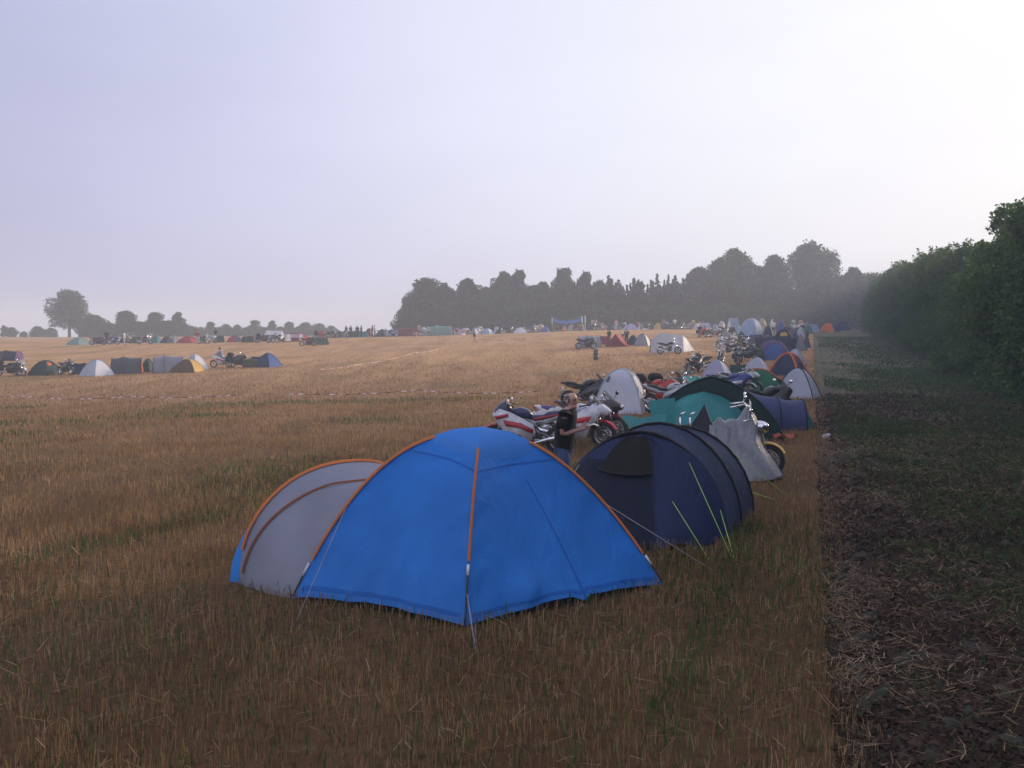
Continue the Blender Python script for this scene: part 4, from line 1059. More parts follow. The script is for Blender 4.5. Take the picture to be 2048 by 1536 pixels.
def bike(style, body, accent, seat=(.02, .022, .028), screen=(.04, .045, .055), detail=True, bag=None, tank=None):
    """local +x is forward, wheels stand on z = 0"""
    root = thing('motorcycle', 'motorcycle', 'motorcycle', (0, 0, -500))
    bp = paint(body, .3); ap = paint(accent, .35); sp = paint(seat, .7); tp = paint(tank, .3) if tank else bp
    wheel(root, 'front_wheel', .72, style != 'chopper', detail); wheel(root, 'rear_wheel', -.70, style != 'chopper', detail)
    m = M()
    for s in (-1, 1): m.tube([(.72, s * .10, .31), (.47, s * .10, .99)], [.03, .024], 8)
    m.tube([(.50, -.12, .93), (.50, .12, .93)], .02, 6); m.build('fork', CHROME if style == 'chopper' else paint((.5, .5, .52), .25, .9), root)
    rows = []
    for a in np.linspace(.15 * PI, .86 * PI, 12):
        rows.append([(.72 + .345 * math.cos(a) * k, y, .31 + .345 * math.sin(a) * k) for y, k in ((-.075, .93), (-.06, 1.0), (0, 1.03), (.06, 1.0), (.075, .93))])
    M().grid(rows).build('front_fender', ap, root)
    m = M().box((.04, 0, .40), (.36, .34, .26), .9).box((.12, 0, .60), (.22, .30, .16), .85)
    for k in range(4): m.box((.12, 0, .54 + .035 * k), (.26, .34, .012))
    m.tube([(.0, -.20, .38), (.0, .20, .38)], .11, 12); m.build('engine', paint((.06, .06, .065), .4, .5), root)
    m = M()
    for s in (-1, 1):
        m.tube([(.48, 0, .95), (.34, s * .17, .80), (.0, s * .19, .70), (-.22, s * .18, .52), (-.30, s * .14, .38)], .028, 6)
        m.tube([(-.22, s * .15, .50), (-.70, s * .12, .31)], .026, 6); m.tube([(-.20, s * .12, .68), (-.72, s * .10, .80)], .016, 5)
    m.build('frame', paint((.16, .16, .17), .4, .6), root)
    ex = M()
    for s in (-1, 1):
        ex.tube([(.20, s * .10, .52), (.30, s * .13, .36), (.18, s * .17, .24), (-.2, s * .19, .26), (-.45, s * .21, .33), (-.95, s * .23, .44)], [.022, .022, .024, .03, .05, .052], 8)
    ex.build('exhaust', CHROME if style != 'black' else STEEL, root)
    M().secs([(.36, .86, .06, .05), (.30, .89, .13, .10), (.14, .91, .165, .12), (-.02, .87, .14, .11), (-.12, .82, .08, .07)], 14).build('tank', tp, root)
    M().secs([(-.04, .80, .08, .05), (-.16, .79, .14, .06), (-.36, .80, .15, .06), (-.46, .86, .13, .07), (-.72, .90, .11, .055), (-.82, .91, .06, .03)], 12).build('seat', sp, root)
    M().secs([(-.10, .69, .12, .06), (-.40, .73, .13, .075), (-.70, .82, .11, .075), (-.92, .91, .07, .05), (-1.0, .93, .03, .02)], 12).build('tail_unit', bp, root)
    tl = M().box((-.985, 0, .90), (.04, .12, .05)).build('tail_light', paint((.55, .02, .02), .2), root)
    m = M()
    rows = []
    for a in np.linspace(.35 * PI, .98 * PI, 9): rows.append([(-.70 + .36 * math.cos(a), y, .31 + .36 * math.sin(a)) for y in (-.08, 0, .08)])
    M().grid(rows).build('rear_fender', BLACK, root)
    if style in ('sport', 'tour', 'black'):
        nose = [(.74, .84, .05, .05), (.70, .88, .15, .14), (.58, .94, .22, .19), (.44, .98, .23, .17), (.34, .95, .2, .1)] if style == 'tour' else [(.90, .84, .03, .02), (.84, .85, .13, .08), (.70, .88, .21, .14), (.52, .90, .24, .15), (.40, .88, .22, .10)]
        M().secs(nose, 16, 2.8).build('nose_fairing', paint((.03, .035, .075), .3) if style == 'tour' else bp, root)
        for s in (-1, 1):
            out = [(.74, .86), (.60, 1.0), (.36, .93), (.10, .80), (-.16, .66), (-.20, .48), (-.06, .26), (.22, .19), (.40, .27), (.46, .48), (.60, .62)]
            f = M().plate(out, s * .245, .03, .035).build('side_fairing', bp, root)
            M().plate([(.52, .76), (.12, .70), (-.17, .55), (-.14, .46), (.12, .58), (.44, .62)], s * .282, .012, .004).build('stripe', ap, f)
            if style == 'tour':
                M().plate([(.70, .84), (.40, .90), (.38, .84), (.66, .76)], s * .284, .012, .003).build('stripe', ap, f)
                M().plate([(-.16, .80), (-.60, .88), (-.86, .93), (-.60, .83), (-.16, .73)], s * .152, .02, .002).build('stripe', ap, root)
                for dx, dz in ((.30, .42), (.16, .37)): M().plate([(dx - .05, dz + .06), (dx + .05, dz + .08), (dx + .06, dz - .02), (dx - .04, dz - .05)], s * .288, .02, .002).build('vent', BLACK, f)
        rows = []
        for v in np.linspace(0, 1, 7): rows.append([(.70 - .30 * v + .04 * math.cos(u * 1.5), .20 * u * (1 - .35 * v), .97 + .27 * v - .05 * u * u * (1 - v)) for u in np.linspace(-1, 1, 9)])
        M().grid(rows).build('windscreen', glassmat(screen, .75), root)
        hx = -.13 if style == 'tour' else 0
        M().secs([(.895 + hx, .855, .07, .04), (.86 + hx, .86, .09, .055)], 12, 2.4).build('headlight', paint((.7, .7, .72), .08), root)
        hb, mz, mx = .40, 1.14, (.40 if style == 'tour' else .56)
    else:
        M().ell((.66, 0, .92), (.09, .10, .10)).build('headlight', CHROME, root)
        hb, mz, mx = .42, 1.22, .40
        if style == 'chopper': M().secs([(.50, 1.0, .1, .05), (.46, 1.18, .19, .14)], 12).build('windscreen', glassmat((.4, .42, .45), .35), root) if accent == (.9, .9, .9) else None
    m = M(); zz = 1.0 if style in ('sport', 'black') else 1.08
    for s in (-1, 1): m.tube([(.46, s * .04, .98), (.45, s * .14, zz), (hb - .05, s * .30, zz + .0), (hb - .14, s * .38, zz - .02)], [.014, .014, .016, .020], 7)
    m.build('handlebar', CHROME if style == 'chopper' else DARK, root)
    for s in (-1, 1):
        mm = M().ell((mx - .01, s * .37, mz + .03), (.028, .085, .058), 10, 6).build('mirror', bp if style in ('sport', 'tour') else CHROME, root)
        M().tube([(mx, s * .20, mz - .12), (mx - .005, s * .33, mz + .0)], .010, 5).build('stalk', DARK, mm)
    if detail:
        M().box((-.93, 0, .68), (.015, .18, .16)).build('number_plate', paint((.7, .7, .66), .5), root)
        M().tube([(-.02, .18, .32), (-.12, .36, .0)], .014, 5).build('kickstand', STEEL, root)
        m = M()
        for s in (-1, 1): m.tube([(-.12, s * .17, .34), (-.12, s * .30, .34)], .016, 6)
        m.build('footrests', STEEL, root)
        M().tube([(-.70, .10, .31), (-.4, .11, .34), (.0, .12, .38)], .02, 5).build('chain_guard', DARK, root)
    if bag:
        bm = cl(bag)
        M().secs([(-.32, 1.04, .18, .11), (-.42, 1.06, .24, .15), (-.66, 1.07, .24, .15), (-.76, 1.05, .18, .11)], 14, 3).build('luggage_roll', bm, root)
        for s in (-1, 1): M().secs([(-.34, .62, .07, .14, s * .24), (-.42, .62, .10, .18, s * .25), (-.76, .63, .10, .18, s * .25), (-.84, .63, .07, .14, s * .24)], 12, 3.5).build('pannier', bm, root)
    return root

BIKES = {}
def scheme(k):
    W = (.60, .60, .64)
    S = dict(white_tour=dict(style='tour', body=W, accent=(.40, .03, .045), seat=(.03, .04, .09), tank=(.03, .035, .10)),
             white_sport=dict(style='sport', body=W, accent=(.62, .03, .04), seat=(.08, .06, .2), tank=(.5, .5, .6)),
             red_black=dict(style='sport', body=(.05, .03, .04), accent=(.55, .045, .03), screen=(.05, .05, .055)),
             black=dict(style='black', body=(.02, .02, .024), accent=(.09, .09, .10)),
             red=dict(style='sport', body=(.42, .035, .02), accent=(.03, .03, .03), bag='black'),
             teal=dict(style='sport', body=(.06, .40, .36), accent=(.6, .6, .62), seat=(.02, .02, .02)),
             chopper=dict(style='chopper', body=(.03, .03, .034), accent=(.03, .03, .035), tank=(.05, .02, .02)),
             chopper2=dict(style='chopper', body=(.05, .05, .055), accent=(.9, .9, .9), tank=(.02, .025, .06)),
             chopper_y=dict(style='chopper', body=(.03, .03, .034), accent=(.65, .38, .05)),
             loaded=dict(style='black', body=(.025, .025, .03), accent=(.04, .04, .045), bag='black'),
             blue=dict(style='sport', body=(.03, .05, .22), accent=(.6, .6, .65)),
             silver=dict(style='sport', body=(.42, .43, .46), accent=(.1, .1, .12)),
             yellow=dict(style='sport', body=(.55, .42, .05), accent=(.03, .03, .03)))
    return S[k]

def put_bike(k, pos, rz, label, group=None, detail=True, lean=.12):
    key = (k, detail)
    if key not in BIKES: BIKES[key] = [bike(detail=detail, **scheme(k)), False]
    e = BIKES[key]
    if not e[1]: o = e[0]; e[1] = True
    else: o = copy_tree(e[0])
    o.location = (pos[0], pos[1], float(terr(pos[0], pos[1])) - .005); o.rotation_euler = (-lean * 0, 0, rz)
    o['label'] = label; o['category'] = 'motorcycle'
    if group: o['group'] = group
    elif 'group' in o: del o['group']
    return o

def bikes():
    N, R = 'motorcycles parked around the near tents', 'motorcycles parked along the tent row'
    put_bike('white_tour', (.34, 22.0), PI - .12, 'white touring motorcycle with red front fender facing left', N)
    put_bike('white_sport', (1.45, 23.2), -.42, 'white and red sport motorcycle facing right behind the man', N)
    put_bike('red_black', (1.95, 24.8), -.55, 'black motorcycle with red nose half hidden by the white sport one', N)
    put_bike('black', (2.75, 37.0), .30, 'black motorcycle with raised tail left of the pale grey dome', N)
    put_bike('red', (5.15, 36.0), -.35, 'red motorcycle with black top bag right of the pale grey dome', N)
    put_bike('loaded', (5.75, 37.0), .5, 'dark loaded motorcycle just right of the red one', N)
    put_bike('teal', (7.2, 38.5), -2.75, 'turquoise faired motorcycle peeping over the dark green tent', N)
    put_bike('silver', (5.25, 33.0), -.5, 'white tailed motorcycle right behind the dark green tent', N)
    put_bike('blue', (8.9, 40.6), -.3, 'blue and white motorcycle in front of the whitish lilac dome', R)
    put_bike('black', (7.75, 30.2), .45, 'dark motorcycle with raised tail behind the violet tunnel tent', N)
    put_bike('silver', (9.6, 42.2), -.6, 'silver motorcycle at the left of the bright green dome', R)
    g = at(1092, 826, 22.9); t = thing('plastic_bags', 'white plastic bags heaped on the tail of the white sport motorcycle', 'bags', g + Vector((0, 0, -.06)))
    for dx, dz, r in ((-.16, 0, .14), (.08, .03, .16), (.26, .10, .12)):
        e = M().ell((0, 0, 0), (r * 1.25, r * .9, r * .75), 16, 10); M().add([(x + dx + .025 * math.sin(z * 60 + y * 20), y + .02 * math.sin(x * 45), z + dz + .03 * math.sin(x * 38 + y * 25)) for x, y, z in e.v], e.f).build('bag', cloth((.74, .74, .76), .3, .4, .6, 9), t)
    g = G(1338, 708); put_bike('chopper2', (g.x, g.y), -.25, 'dark chopper with pale fork before the silver shelter', R)
    # clusters along the row
    L = [(1388, 746, 'black', .9, 'black motorcycle leftmost before the whitish lilac dome'), (1402, 742, 'chopper', 2.2, 'chopper with round mirrors left of the whitish lilac dome'),
         (1440, 728, 'chopper', -1.9, 'dark motorcycle seen head on, left of the loaded pair'), (1476, 732, 'loaded', -1.7, 'bulky loaded motorcycle with pale forks seen head on'), (1458, 712, 'chopper2', 2.6, 'chrome cruiser behind the bulky loaded motorcycle'),
         (1492, 722, 'black', -.4, 'black motorcycle right of the bulky loaded one'), (1452, 696, 'silver', 2.4, 'silver motorcycle at the left of the upper cluster'), (1470, 694, 'chopper2', -2.0, 'cruiser with bright screen in the upper cluster'),
         (1486, 700, 'chopper', -1.2, 'black cruiser at the right of the upper cluster'), (1498, 690, 'blue', -.7, 'blue motorcycle under the pale blue pavilion'), (1520, 698, 'yellow', -.9, 'motorcycle with yellow fairing before the long dark tunnel tent')]
    for px, py, k, rz, lab in L:
        p = G(px, py); put_bike(k, p, rz, lab, R, detail=False)
    L = [(1404, 112, 'red', -1.2, 'reddish motorcycle leftmost in the line below the plum dome'), (1418, 114, 'chopper', 1.1, 'dark cruiser second in the line below the plum dome'), (1430, 112, 'silver', -1.0, 'pale motorcycle third in the line below the plum dome'),
         (1446, 113, 'loaded', .8, 'bag laden motorcycle at the right of the line below the plum dome'), (1458, 116, 'black', -.8, 'black motorcycle before the grey blue ridge tent'),
         (1580, 128, 'silver', .6, 'silver motorcycle left in the bright group at the row end'), (1594, 130, 'white_sport', -.7, 'white motorcycle in the bright group at the row end'), (1606, 129, 'chopper2', .9, 'chrome cruiser in the bright group at the row end'), (1614, 128, 'blue', -1.1, 'blue motorcycle rightmost in the bright group at the row end'),
         (1172, 92.3, 'black', .15, 'black motorcycle leaning before the grey tunnel tent'), (1244, 98.5, 'chopper', 1.2, 'dark motorcycle right behind the faded red ridge tent'),
         (838, 146, 'chopper', .4, 'dark motorcycle left of the long grey green tunnel tent'), (784, 147, 'blue', .3, 'blue and white motorcycle right of the bottle green dome'), (850, 144, 'silver', -.3, 'silver motorcycle before the long grey green tunnel tent'),
         (926, 151, 'white_sport', .2, 'white motorcycle beside the little white dome'), (1016, 153, 'black', .5, 'black motorcycle left of the isolated white dome'), (1064, 156, 'chopper2', -.4, 'chrome motorcycle between white dome and cream arched tent'),
         (1156, 163, 'red', .5, 'red motorcycle seen under the volleyball net'), (1200, 163, 'chopper2', -1.2, 'motorcycle with a pale front wheel right of the net'), (1290, 165, 'black', .4, 'black motorcycle before the white dome with teal edging'),
         (1362, 162, 'chopper', .6, 'black cruiser before the charcoal tunnel tent'), (1378, 161, 'silver', -.5, 'silver motorcycle at the right of the charcoal tunnel tent'), (1390, 159, 'yellow', .4, 'yellow motorcycle left of the lilac grey ridge tent')]
    for px, d, k, rz, lab in L: put_bike(k, D(px, d), rz, lab, 'motorcycles parked in the far rows', detail=False)
    rd = random.Random(4); q = 676
    while q < 1440:
        k = rd.choice(['chopper', 'black', 'silver', 'chopper2', 'loaded', 'red', 'blue']); d = float(np.interp(q, [660, 1000, 1300, 1450], [152, 157, 169, 158])) + rd.uniform(-1, 1)
        nm = {'chopper': 'dark cruiser', 'black': 'black motorcycle', 'silver': 'silver motorcycle', 'chopper2': 'cruiser with a screen', 'loaded': 'loaded dark motorcycle', 'red': 'red motorcycle', 'blue': 'blue motorcycle'}[k]
        put_bike(k, D(q, d), rd.uniform(0, 6.28), nm + ' among the crowded back row tents', 'motorcycles of the crowded back row', detail=False); q += rd.uniform(26, 52)
    L = [(18, 752, 'loaded', .4, 'dark loaded motorcycle at the left picture edge'), (40, 752, 'chopper2', -.7, 'motorcycle with white screen left of the orange cornered dome'), (132, 750, 'black', -.6, 'dark motorcycle between the orange cornered dome and the whitish dome'),
         (446, 735, 'white_sport', PI + .1, 'white fronted motorcycle with a rider beside it, near left row'), (474, 735, 'loaded', -.2, 'dark motorcycle just right of the rider in the near left row')]
    for px, py, k, rz, lab in L: put_bike(k, G(px, py), rz, lab, 'motorcycles beside the left tents', detail=False)
    L = [(196, 126, 'black', .4, 'black motorcycle before the black low tent'), (228, 127, 'blue', -.5, 'blue motorcycle before the dark blue dome'), (290, 127, 'chopper', .3, 'dark cruiser right of the bottle green dome'), (408, 127, 'chopper2', -.5, 'chrome cruiser right of the bright red dome'), (420, 128, 'silver', .4, 'silver motorcycle before the dark green low tent'),
         (526, 127, 'loaded', .3, 'loaded motorcycle before the charcoal dome'), (546, 129, 'silver', -.4, 'silver motorcycle below the white marquee'), (558, 128, 'chopper', .3, 'dark cruiser at the left of the big red dome'), (616, 116, 'black', .2, 'black motorcycle at the left end of the low olive tent'), (640, 143, 'red', .2, 'red motorcycle before the grey dome behind the big red dome'), (664, 145, 'chopper', .5, 'dark motorcycle before the navy tent on the crest')]
    for px, d, k, rz, lab in L: put_bike(k, D(px, d), rz, lab, 'motorcycles beside the left tents', detail=False)

def covered_bike():
    b = put_bike('chopper_y', (4.0, 18.45), -.22, 'cruiser with yellow front fender under a silver rain cover', 'motorcycles parked around the near tents')
    # cover: draped from the bars and seat to the ground
    o = b.location; ux = Vector((math.cos(-.22), math.sin(-.22), 0)); uy = Vector((-ux.y, ux.x, 0))
    t = tag(thing('motorcycle_cover', 'crumpled silver rain cover draped over the cruiser', 'cover', o, -.22))
    rows = []; N = 26
    for i, x in enumerate(np.linspace(-.35, .56, 30)):
        f = (x + .35) / .91; top = np.interp(x, [-.35, -.1, .05, .2, .34, .44, .56], [.98, 1.08, 1.02, 1.12, 1.27, 1.20, .92]); wd = np.interp(x, [-.35, .2, .42, .56], [.52, .64, .62, .40])
        bot = np.interp(x, [-.35, .1, .45, .56], [.03, .02, .05, .12]) + .018 * math.sin(x * 17); row = []
        for j in range(N + 1):
            u = -1 + 2 * j / N; a = abs(u); near = 1.0 if u < 0 else 0.0
            z = bot + (top - bot) * (1 - a ** 1.9); y = wd * math.copysign(a ** .62, u) * (.55 + .45 * a)
            fo = x + .45 * z; k = a * (.12 * abs(math.sin(fo * 6.5 + 1)) ** 1.5 + .035 * abs(math.sin(fo * 17 + u * 2)) - .05)
            row.append((x + (.12 + .30 * near) * a ** 3 * f - .06 * a * f * (1 - near) + .02 * math.sin(u * 13), y + math.copysign(k, u) + .015 * math.sin(x * 26), z + .05 * math.sin(x * 27 + u * 9) * (1 - a)))
        rows.append(row)
    M().grid(rows).build('cover_sheet', cloth((.26, .27, .30), .15, .3, .9, 5), t)
    rows = [[(p[0] + .02 + .18 * f * (1 - abs(-1 + 2 * j / N)), p[1] * (1 - f * .9), p[2] * (1 - .5 * f) + .0) for j, p in enumerate(rows[-1])] for f in (0, .4, .8, 1)]
    M().grid(rows).build('cover_front', cloth((.26, .27, .30), .15, .3, .9, 5), t)
    # dark waterproof over the luggage on the back seat
    p = o + ux * -.55
    t = thing('luggage_cover', 'dark peaked waterproof over luggage on the cruiser', 'cover', p, -.22)
    cs = [Vector((-.42, -.36, .55)), Vector((.5, -.42, .5)), Vector((.5, .40, .5)), Vector((-.42, .36, .55))]; m = M(); apex = Vector((.12, -.02, 1.34))
    for k in range(4):
        m.grid([[cs[k].lerp(cs[(k + 1) % 4], w) * (1 - f) + apex * f + Vector((0, 0, -.06 * math.sin(PI * f) - .02 * math.sin(w * 11) * (1 - f))) for w in np.linspace(0, 1, 9)] for f in np.linspace(0, 1, 8)])
    m.build('cover_sheet', cloth((.03, .03, .045), .1, .6, .4), t)
    m = M()
    for dx in (-.62, -.44): m.tube([(dx, -.2, .75), (dx, -.2, 1.10), (dx + .03, -.2, 1.17), (dx + .10, -.2, 1.19)], .022, 6)
    m.build('luggage_rack', CHROME, b, loc=(-.25, 0, 0))
    m = M()
    for q in (-1, 1): m.tube([(.40, q * .05, 1.02), (.36, q * .08, 1.30), (.28, q * .26, 1.36), (.14, q * .40, 1.33), (.04, q * .43, 1.31)], [.018, .018, .018, .02, .024], 7)
    m.tube([(.36, -.2, 1.33), (.30, -.42, 1.30)], .009, 5); m.tube([(.36, .2, 1.33), (.30, .42, 1.30)], .009, 5); m.build('high_handlebar', CHROME, b)
    for q in (-1, 1):
        mm = M().ell((.30, q * .44, 1.50), (.03, .07, .05)); mm.tube([(.27, q * .30, 1.36), (.30, q * .42, 1.47)], .008, 5); mm.build('mirror', CHROME, b)
        M().secs([(.50, .95, .07, .07, q * .17), (.58, .95, .085, .085, q * .17), (.66, .95, .07, .07, q * .17), (.68, .95, .03, .03, q * .17)], 14, 2).build('spotlight', CHROME, b)
    M().secs([(.43, 1.16, .05, .04), (.41, 1.28, .08, .09), (.38, 1.40, .04, .05)], 12, 2).build('fly_screen', paint((.6, .6, .58), .3), b)
    # tall dark cover behind violet tunnel
# ------------------------------------------------------------------ people
def skin(chains):
    """chains: list of (points [(x,y,z,r)...], links or None) -> evaluated skin mesh; every chain its own island, the first is the body"""
    V, E, Rr, roots = [], [], [], []
    for pts, links in chains:
        o = len(V); roots.append(o)
        V += [p[:3] for p in pts]; Rr += [p[3] if len(p) == 4 else (p[3], p[4]) for p in pts]
        E += [(o + a, o + b) for a, b in (links or [(i, i + 1) for i in range(len(pts) - 1)])]
    me = bpy.data.meshes.new('tmp'); me.from_pydata(V, E, []); ob = bpy.data.objects.new('tmp', me); COL.objects.link(ob)
    s = ob.modifiers.new('s', 'SKIN'); s.use_smooth_shade = True
    ob.modifiers.new('u', 'SUBSURF').levels = 1
    for i, r in enumerate(Rr):
        d = me.skin_vertices[0].data[i]; d.radius = (r, r) if not isinstance(r, tuple) else r
        d.use_root = i in roots
    bpy.context.view_layer.update()
    out = bpy.data.meshes.new_from_object(ob.evaluated_get(bpy.context.evaluated_depsgraph_get()))
    bpy.data.objects.remove(ob); bpy.data.meshes.remove(me)
    out.polygons.foreach_set('use_smooth', [True] * len(out.polygons))
    return out

def part(name, me, mat, parent):
    me.materials.clear(); me.materials.append(mat); return link(name, me, parent)

SKIN = paint((.46, .25, .19), .55)
def limb_set(pose):
    """joints for facing +x; pose gives arm and leg joints"""
    return pose

def person(label, pos, rz, shirt, trousers, hair=(.04, .03, .025), pose='stand', h=1.75, group=None, detail=False, bald=False):
    t = thing('person', label, 'person', pos, rz, group); k = h / 1.75
    P = {}
    P['pel'] = (0, 0, .96); P['belly'] = (.015, 0, 1.10); P['chest'] = (.01, 0, 1.30); P['nb'] = (0, 0, 1.45); P['neck'] = (.015, 0, 1.53)
    for s, n in ((1, 'l'), (-1, 'r')):
        P['sh' + n] = (0, s * .175, 1.42); P['el' + n] = (-.03, s * .23, 1.12); P['wr' + n] = (.05, s * .23, .88); P['ha' + n] = (.07, s * .225, .80)
        P['hip' + n] = (0, s * .085, .92); P['kn' + n] = (.025, s * .10, .50); P['an' + n] = (-.01, s * .105, .09); P['to' + n] = (.15, s * .12, .035)
    if pose == 'walk':
        P['knl'] = (.18, .09, .52); P['anl'] = (.20, .09, .10); P['tol'] = (.36, .10, .06); P['knr'] = (-.04, -.09, .49); P['anr'] = (-.30, -.09, .16); P['tor'] = (-.17, -.10, .04)
        P['ell'] = (-.14, .23, 1.15); P['wrl'] = (-.10, .24, .92); P['hal'] = (-.06, .24, .84); P['elr'] = (.06, -.23, 1.13); P['wrr'] = (.22, -.22, .95); P['har'] = (.28, -.21, .88)
    if pose == 'hold':
        for s, n in ((1, 'l'), (-1, 'r')):
            P['el' + n] = (-.02, s * .235, 1.135); P['wr' + n] = (.235, s * .13, 1.20); P['ha' + n] = (.315, s * .10, 1.225)
        P['chest'] = (.035, 0, 1.30); P['nb'] = (.07, 0, 1.45); P['neck'] = (.115, 0, 1.53); P['shl'] = (.04, .175, 1.42); P['shr'] = (.04, -.175, 1.42)
    if pose == 'ride':
        for n, s in (('l', 1), ('r', -1)):
            P['kn' + n] = (.38, s * .20, .88); P['an' + n] = (.20, s * .22, .48); P['to' + n] = (.34, s * .22, .42); P['el' + n] = (.25, s * .26, 1.18); P['wr' + n] = (.48, s * .28, 1.12); P['ha' + n] = (.54, s * .28, 1.10)
        P['chest'] = (.08, 0, 1.30); P['nb'] = (.12, 0, 1.45); P['neck'] = (.14, 0, 1.52)
    nx = P['neck'][0]; hz = 1.615
    P['neck'] = (nx, 0, 1.515)
    body = [(*P['pel'], .11, .15), (*P['belly'], .10, .135), (*P['chest'], .11, .155), (*P['nb'], .06, .09), (*P['neck'], .055), (nx + .015, 0, 1.565, .068, .070), (nx + .012, 0, 1.625, .098, .086), (nx, 0, 1.69, .086, .078), (nx, 0, 1.735, .045, .045)]
    E = [(i, i + 1) for i in range(8)]
    def add(n, r, par):
        body.append((*P[n], r)); E.append((par, len(body) - 1)); return len(body) - 1
    for n in 'lr':
        a = add('sh' + n, .062, 3); a = add('el' + n, .043, a); a = add('wr' + n, .030, a); add('ha' + n, .036, a)
        a = add('hip' + n, .085, 0); a = add('kn' + n, .056, a); a = add('an' + n, .038, a); add('to' + n, .036, a)
    chains = [(body, E)]
    if detail:                                    # fingers and thumb, closed a little
        for n, s in (('l', 1), ('r', -1)):
            w, hh = Vector(P['wr' + n]), Vector(P['ha' + n]); d = (hh - w).normalized(); up = Vector((0, 0, 1)); sd = d.cross(up).normalized(); up = sd.cross(d)
            for i, (off, L) in enumerate(((.030, .075), (.010, .085), (-.010, .08), (-.028, .062))):
                b0 = hh + up * off; inn = sd * (1 if n == 'r' else -1) * -1
                chains.append(([(*(b0 - d * .01), .0095), (*(b0 + d * L * .45 + inn * .008), .009), (*(b0 + d * L * .75 + inn * .03), .008), (*(b0 + d * L * .8 + inn * .055), .007)], None))
            chains.append(([(*(hh + up * .025 - d * .05), .012), (*(hh + up * .06 - d * .01), .010), (*(hh + up * .075 + d * .03), .008)], None))
    me = skin(chains); part('body', me, SKIN, t)
    # clothes: shirt and trousers follow the body and overlap at the waist
    zs = [P[q][2] for q in ('pel', 'belly', 'chest', 'nb', 'neck')]; xs_p = [P[q][0] for q in ('pel', 'belly', 'chest', 'nb', 'neck')]
    def ring(z, rx, ry, wr=0.0):
        cx = float(np.interp(z, zs, xs_p)); N = 20; out = []
        for q in range(N):
            a = 2 * PI * q / N; f = 1 + wr * math.sin(a * 3 + z * 31) * math.sin(z * 23 + a)
            out.append((cx + rx * f * math.cos(a), ry * f * math.sin(a), z + .012 * math.sin(a * 2) * (wr > .03)))
        return out
    m = M(); m.loft([ring(*q) for q in ((.93, .158, .196, .04), (1.0, .152, .188, .05), (1.10, .150, .184, .05), (1.22, .150, .190, .04), (1.33, .148, .200, .03), (1.40, .140, .215, .01), (1.455, .118, .185), (1.49, .084, .11), (1.505, .070, .074))], False)
    for n in 'lr':
        s0 = Vector(P['sh' + n]); e0 = Vector(P['el' + n]); q = s0.lerp(e0, .72 if detail else .95); m.tube([s0 + (s0 - e0) * .10 + Vector((0, -.03 if n == 'l' else .03, 0)), s0, s0.lerp(q, .5), q], [.07, .118, .118, .088], 12)
    m.build('shirt', cloth(shirt, .05, .85, .3), t)
    m = M(); m.loft([ring(*q) for q in ((.80, .105, .165), (.86, .140, .180), (.95, .150, .186), (1.04, .145, .178))], False)
    for n in 'lr':
        a, b, c = Vector(P['hip' + n]), Vector(P['kn' + n]), Vector(P['an' + n])
        m.tube([a, a.lerp(b, .5), b, b.lerp(c, .5), c], [.105, .095, .076, .070, .064], 10)
    m.build('trousers', cloth(trousers, .03, .9, .4), t)
    m = M()
    for n in 'lr': 
        a, b = Vector(P['an' + n]), Vector(P['to' + n]); m.tube([a + Vector((-.05, 0, -.03)), a.lerp(b, .5) + Vector((0, 0, -.02)), b + Vector((.05, 0, 0))], [.045, .048, .034], 8)
    m.build('shoes', BLACK, t)
    hd = Vector((nx, 0, hz))
    m = M(); turn = -.75 if detail else 0; rot = Matrix.Rotation(turn, 3, 'Z')
    rows = []
    for i in range(8):
        f = i / 7; row = []
        for j in range(13):
            a = PI * (.42 + 1.16 * j / 12) if bald else PI * (.33 + 1.34 * j / 12)
            el = (-.45 + .85 * f if bald else -.5 + 2.07 * f); rr = 1.03
            v = Vector((.100 * rr * math.cos(a) * math.cos(el), .084 * rr * math.sin(a) * math.cos(el), .115 * rr * math.sin(el)))
            row.append(hd + rot @ v + Vector((0, 0, .025)))
        rows.append(row)
    m.grid(rows).build('hair', paint(hair, .8), t)
    def face(v): return hd + rot @ Vector(v)
    m = M(); m.secs([(.0, .0, .015, .03), (.1, 0, .01, .02)], 6) if False else None
    fm = M()
    for v, r in (((.108, 0, -.012), (.028, .018, .032)), ((0, .095, -.01), (.022, .014, .034)), ((0, -.095, -.01), (.022, .014, .034)), ((.068, 0, -.085), (.038, .042, .028)), ((.095, 0, .04), (.022, .055, .012))):
        c = face(v); e = M().ell((0, 0, 0), r, 8, 6); fm.add([c + rot @ Vector(p) for p in e.v], e.f)
    fm.build('face', SKIN, t)
    em = M()
    for s in (-1, 1):
        c = face((.099, s * .035, .014)); em.ell(c, (.012, .016, .009), 8, 6)
    em.build('eyes', paint((.03, .02, .018), .3), t)
    c = face((.104, 0, -.058)); e = M().ell((0, 0, 0), (.010, .027, .007), 8, 4); M().add([c + rot @ Vector(p) for p in e.v], e.f).build('mouth', paint((.30, .11, .10), .5), t)
    t.scale = (k, k, k)
    return t

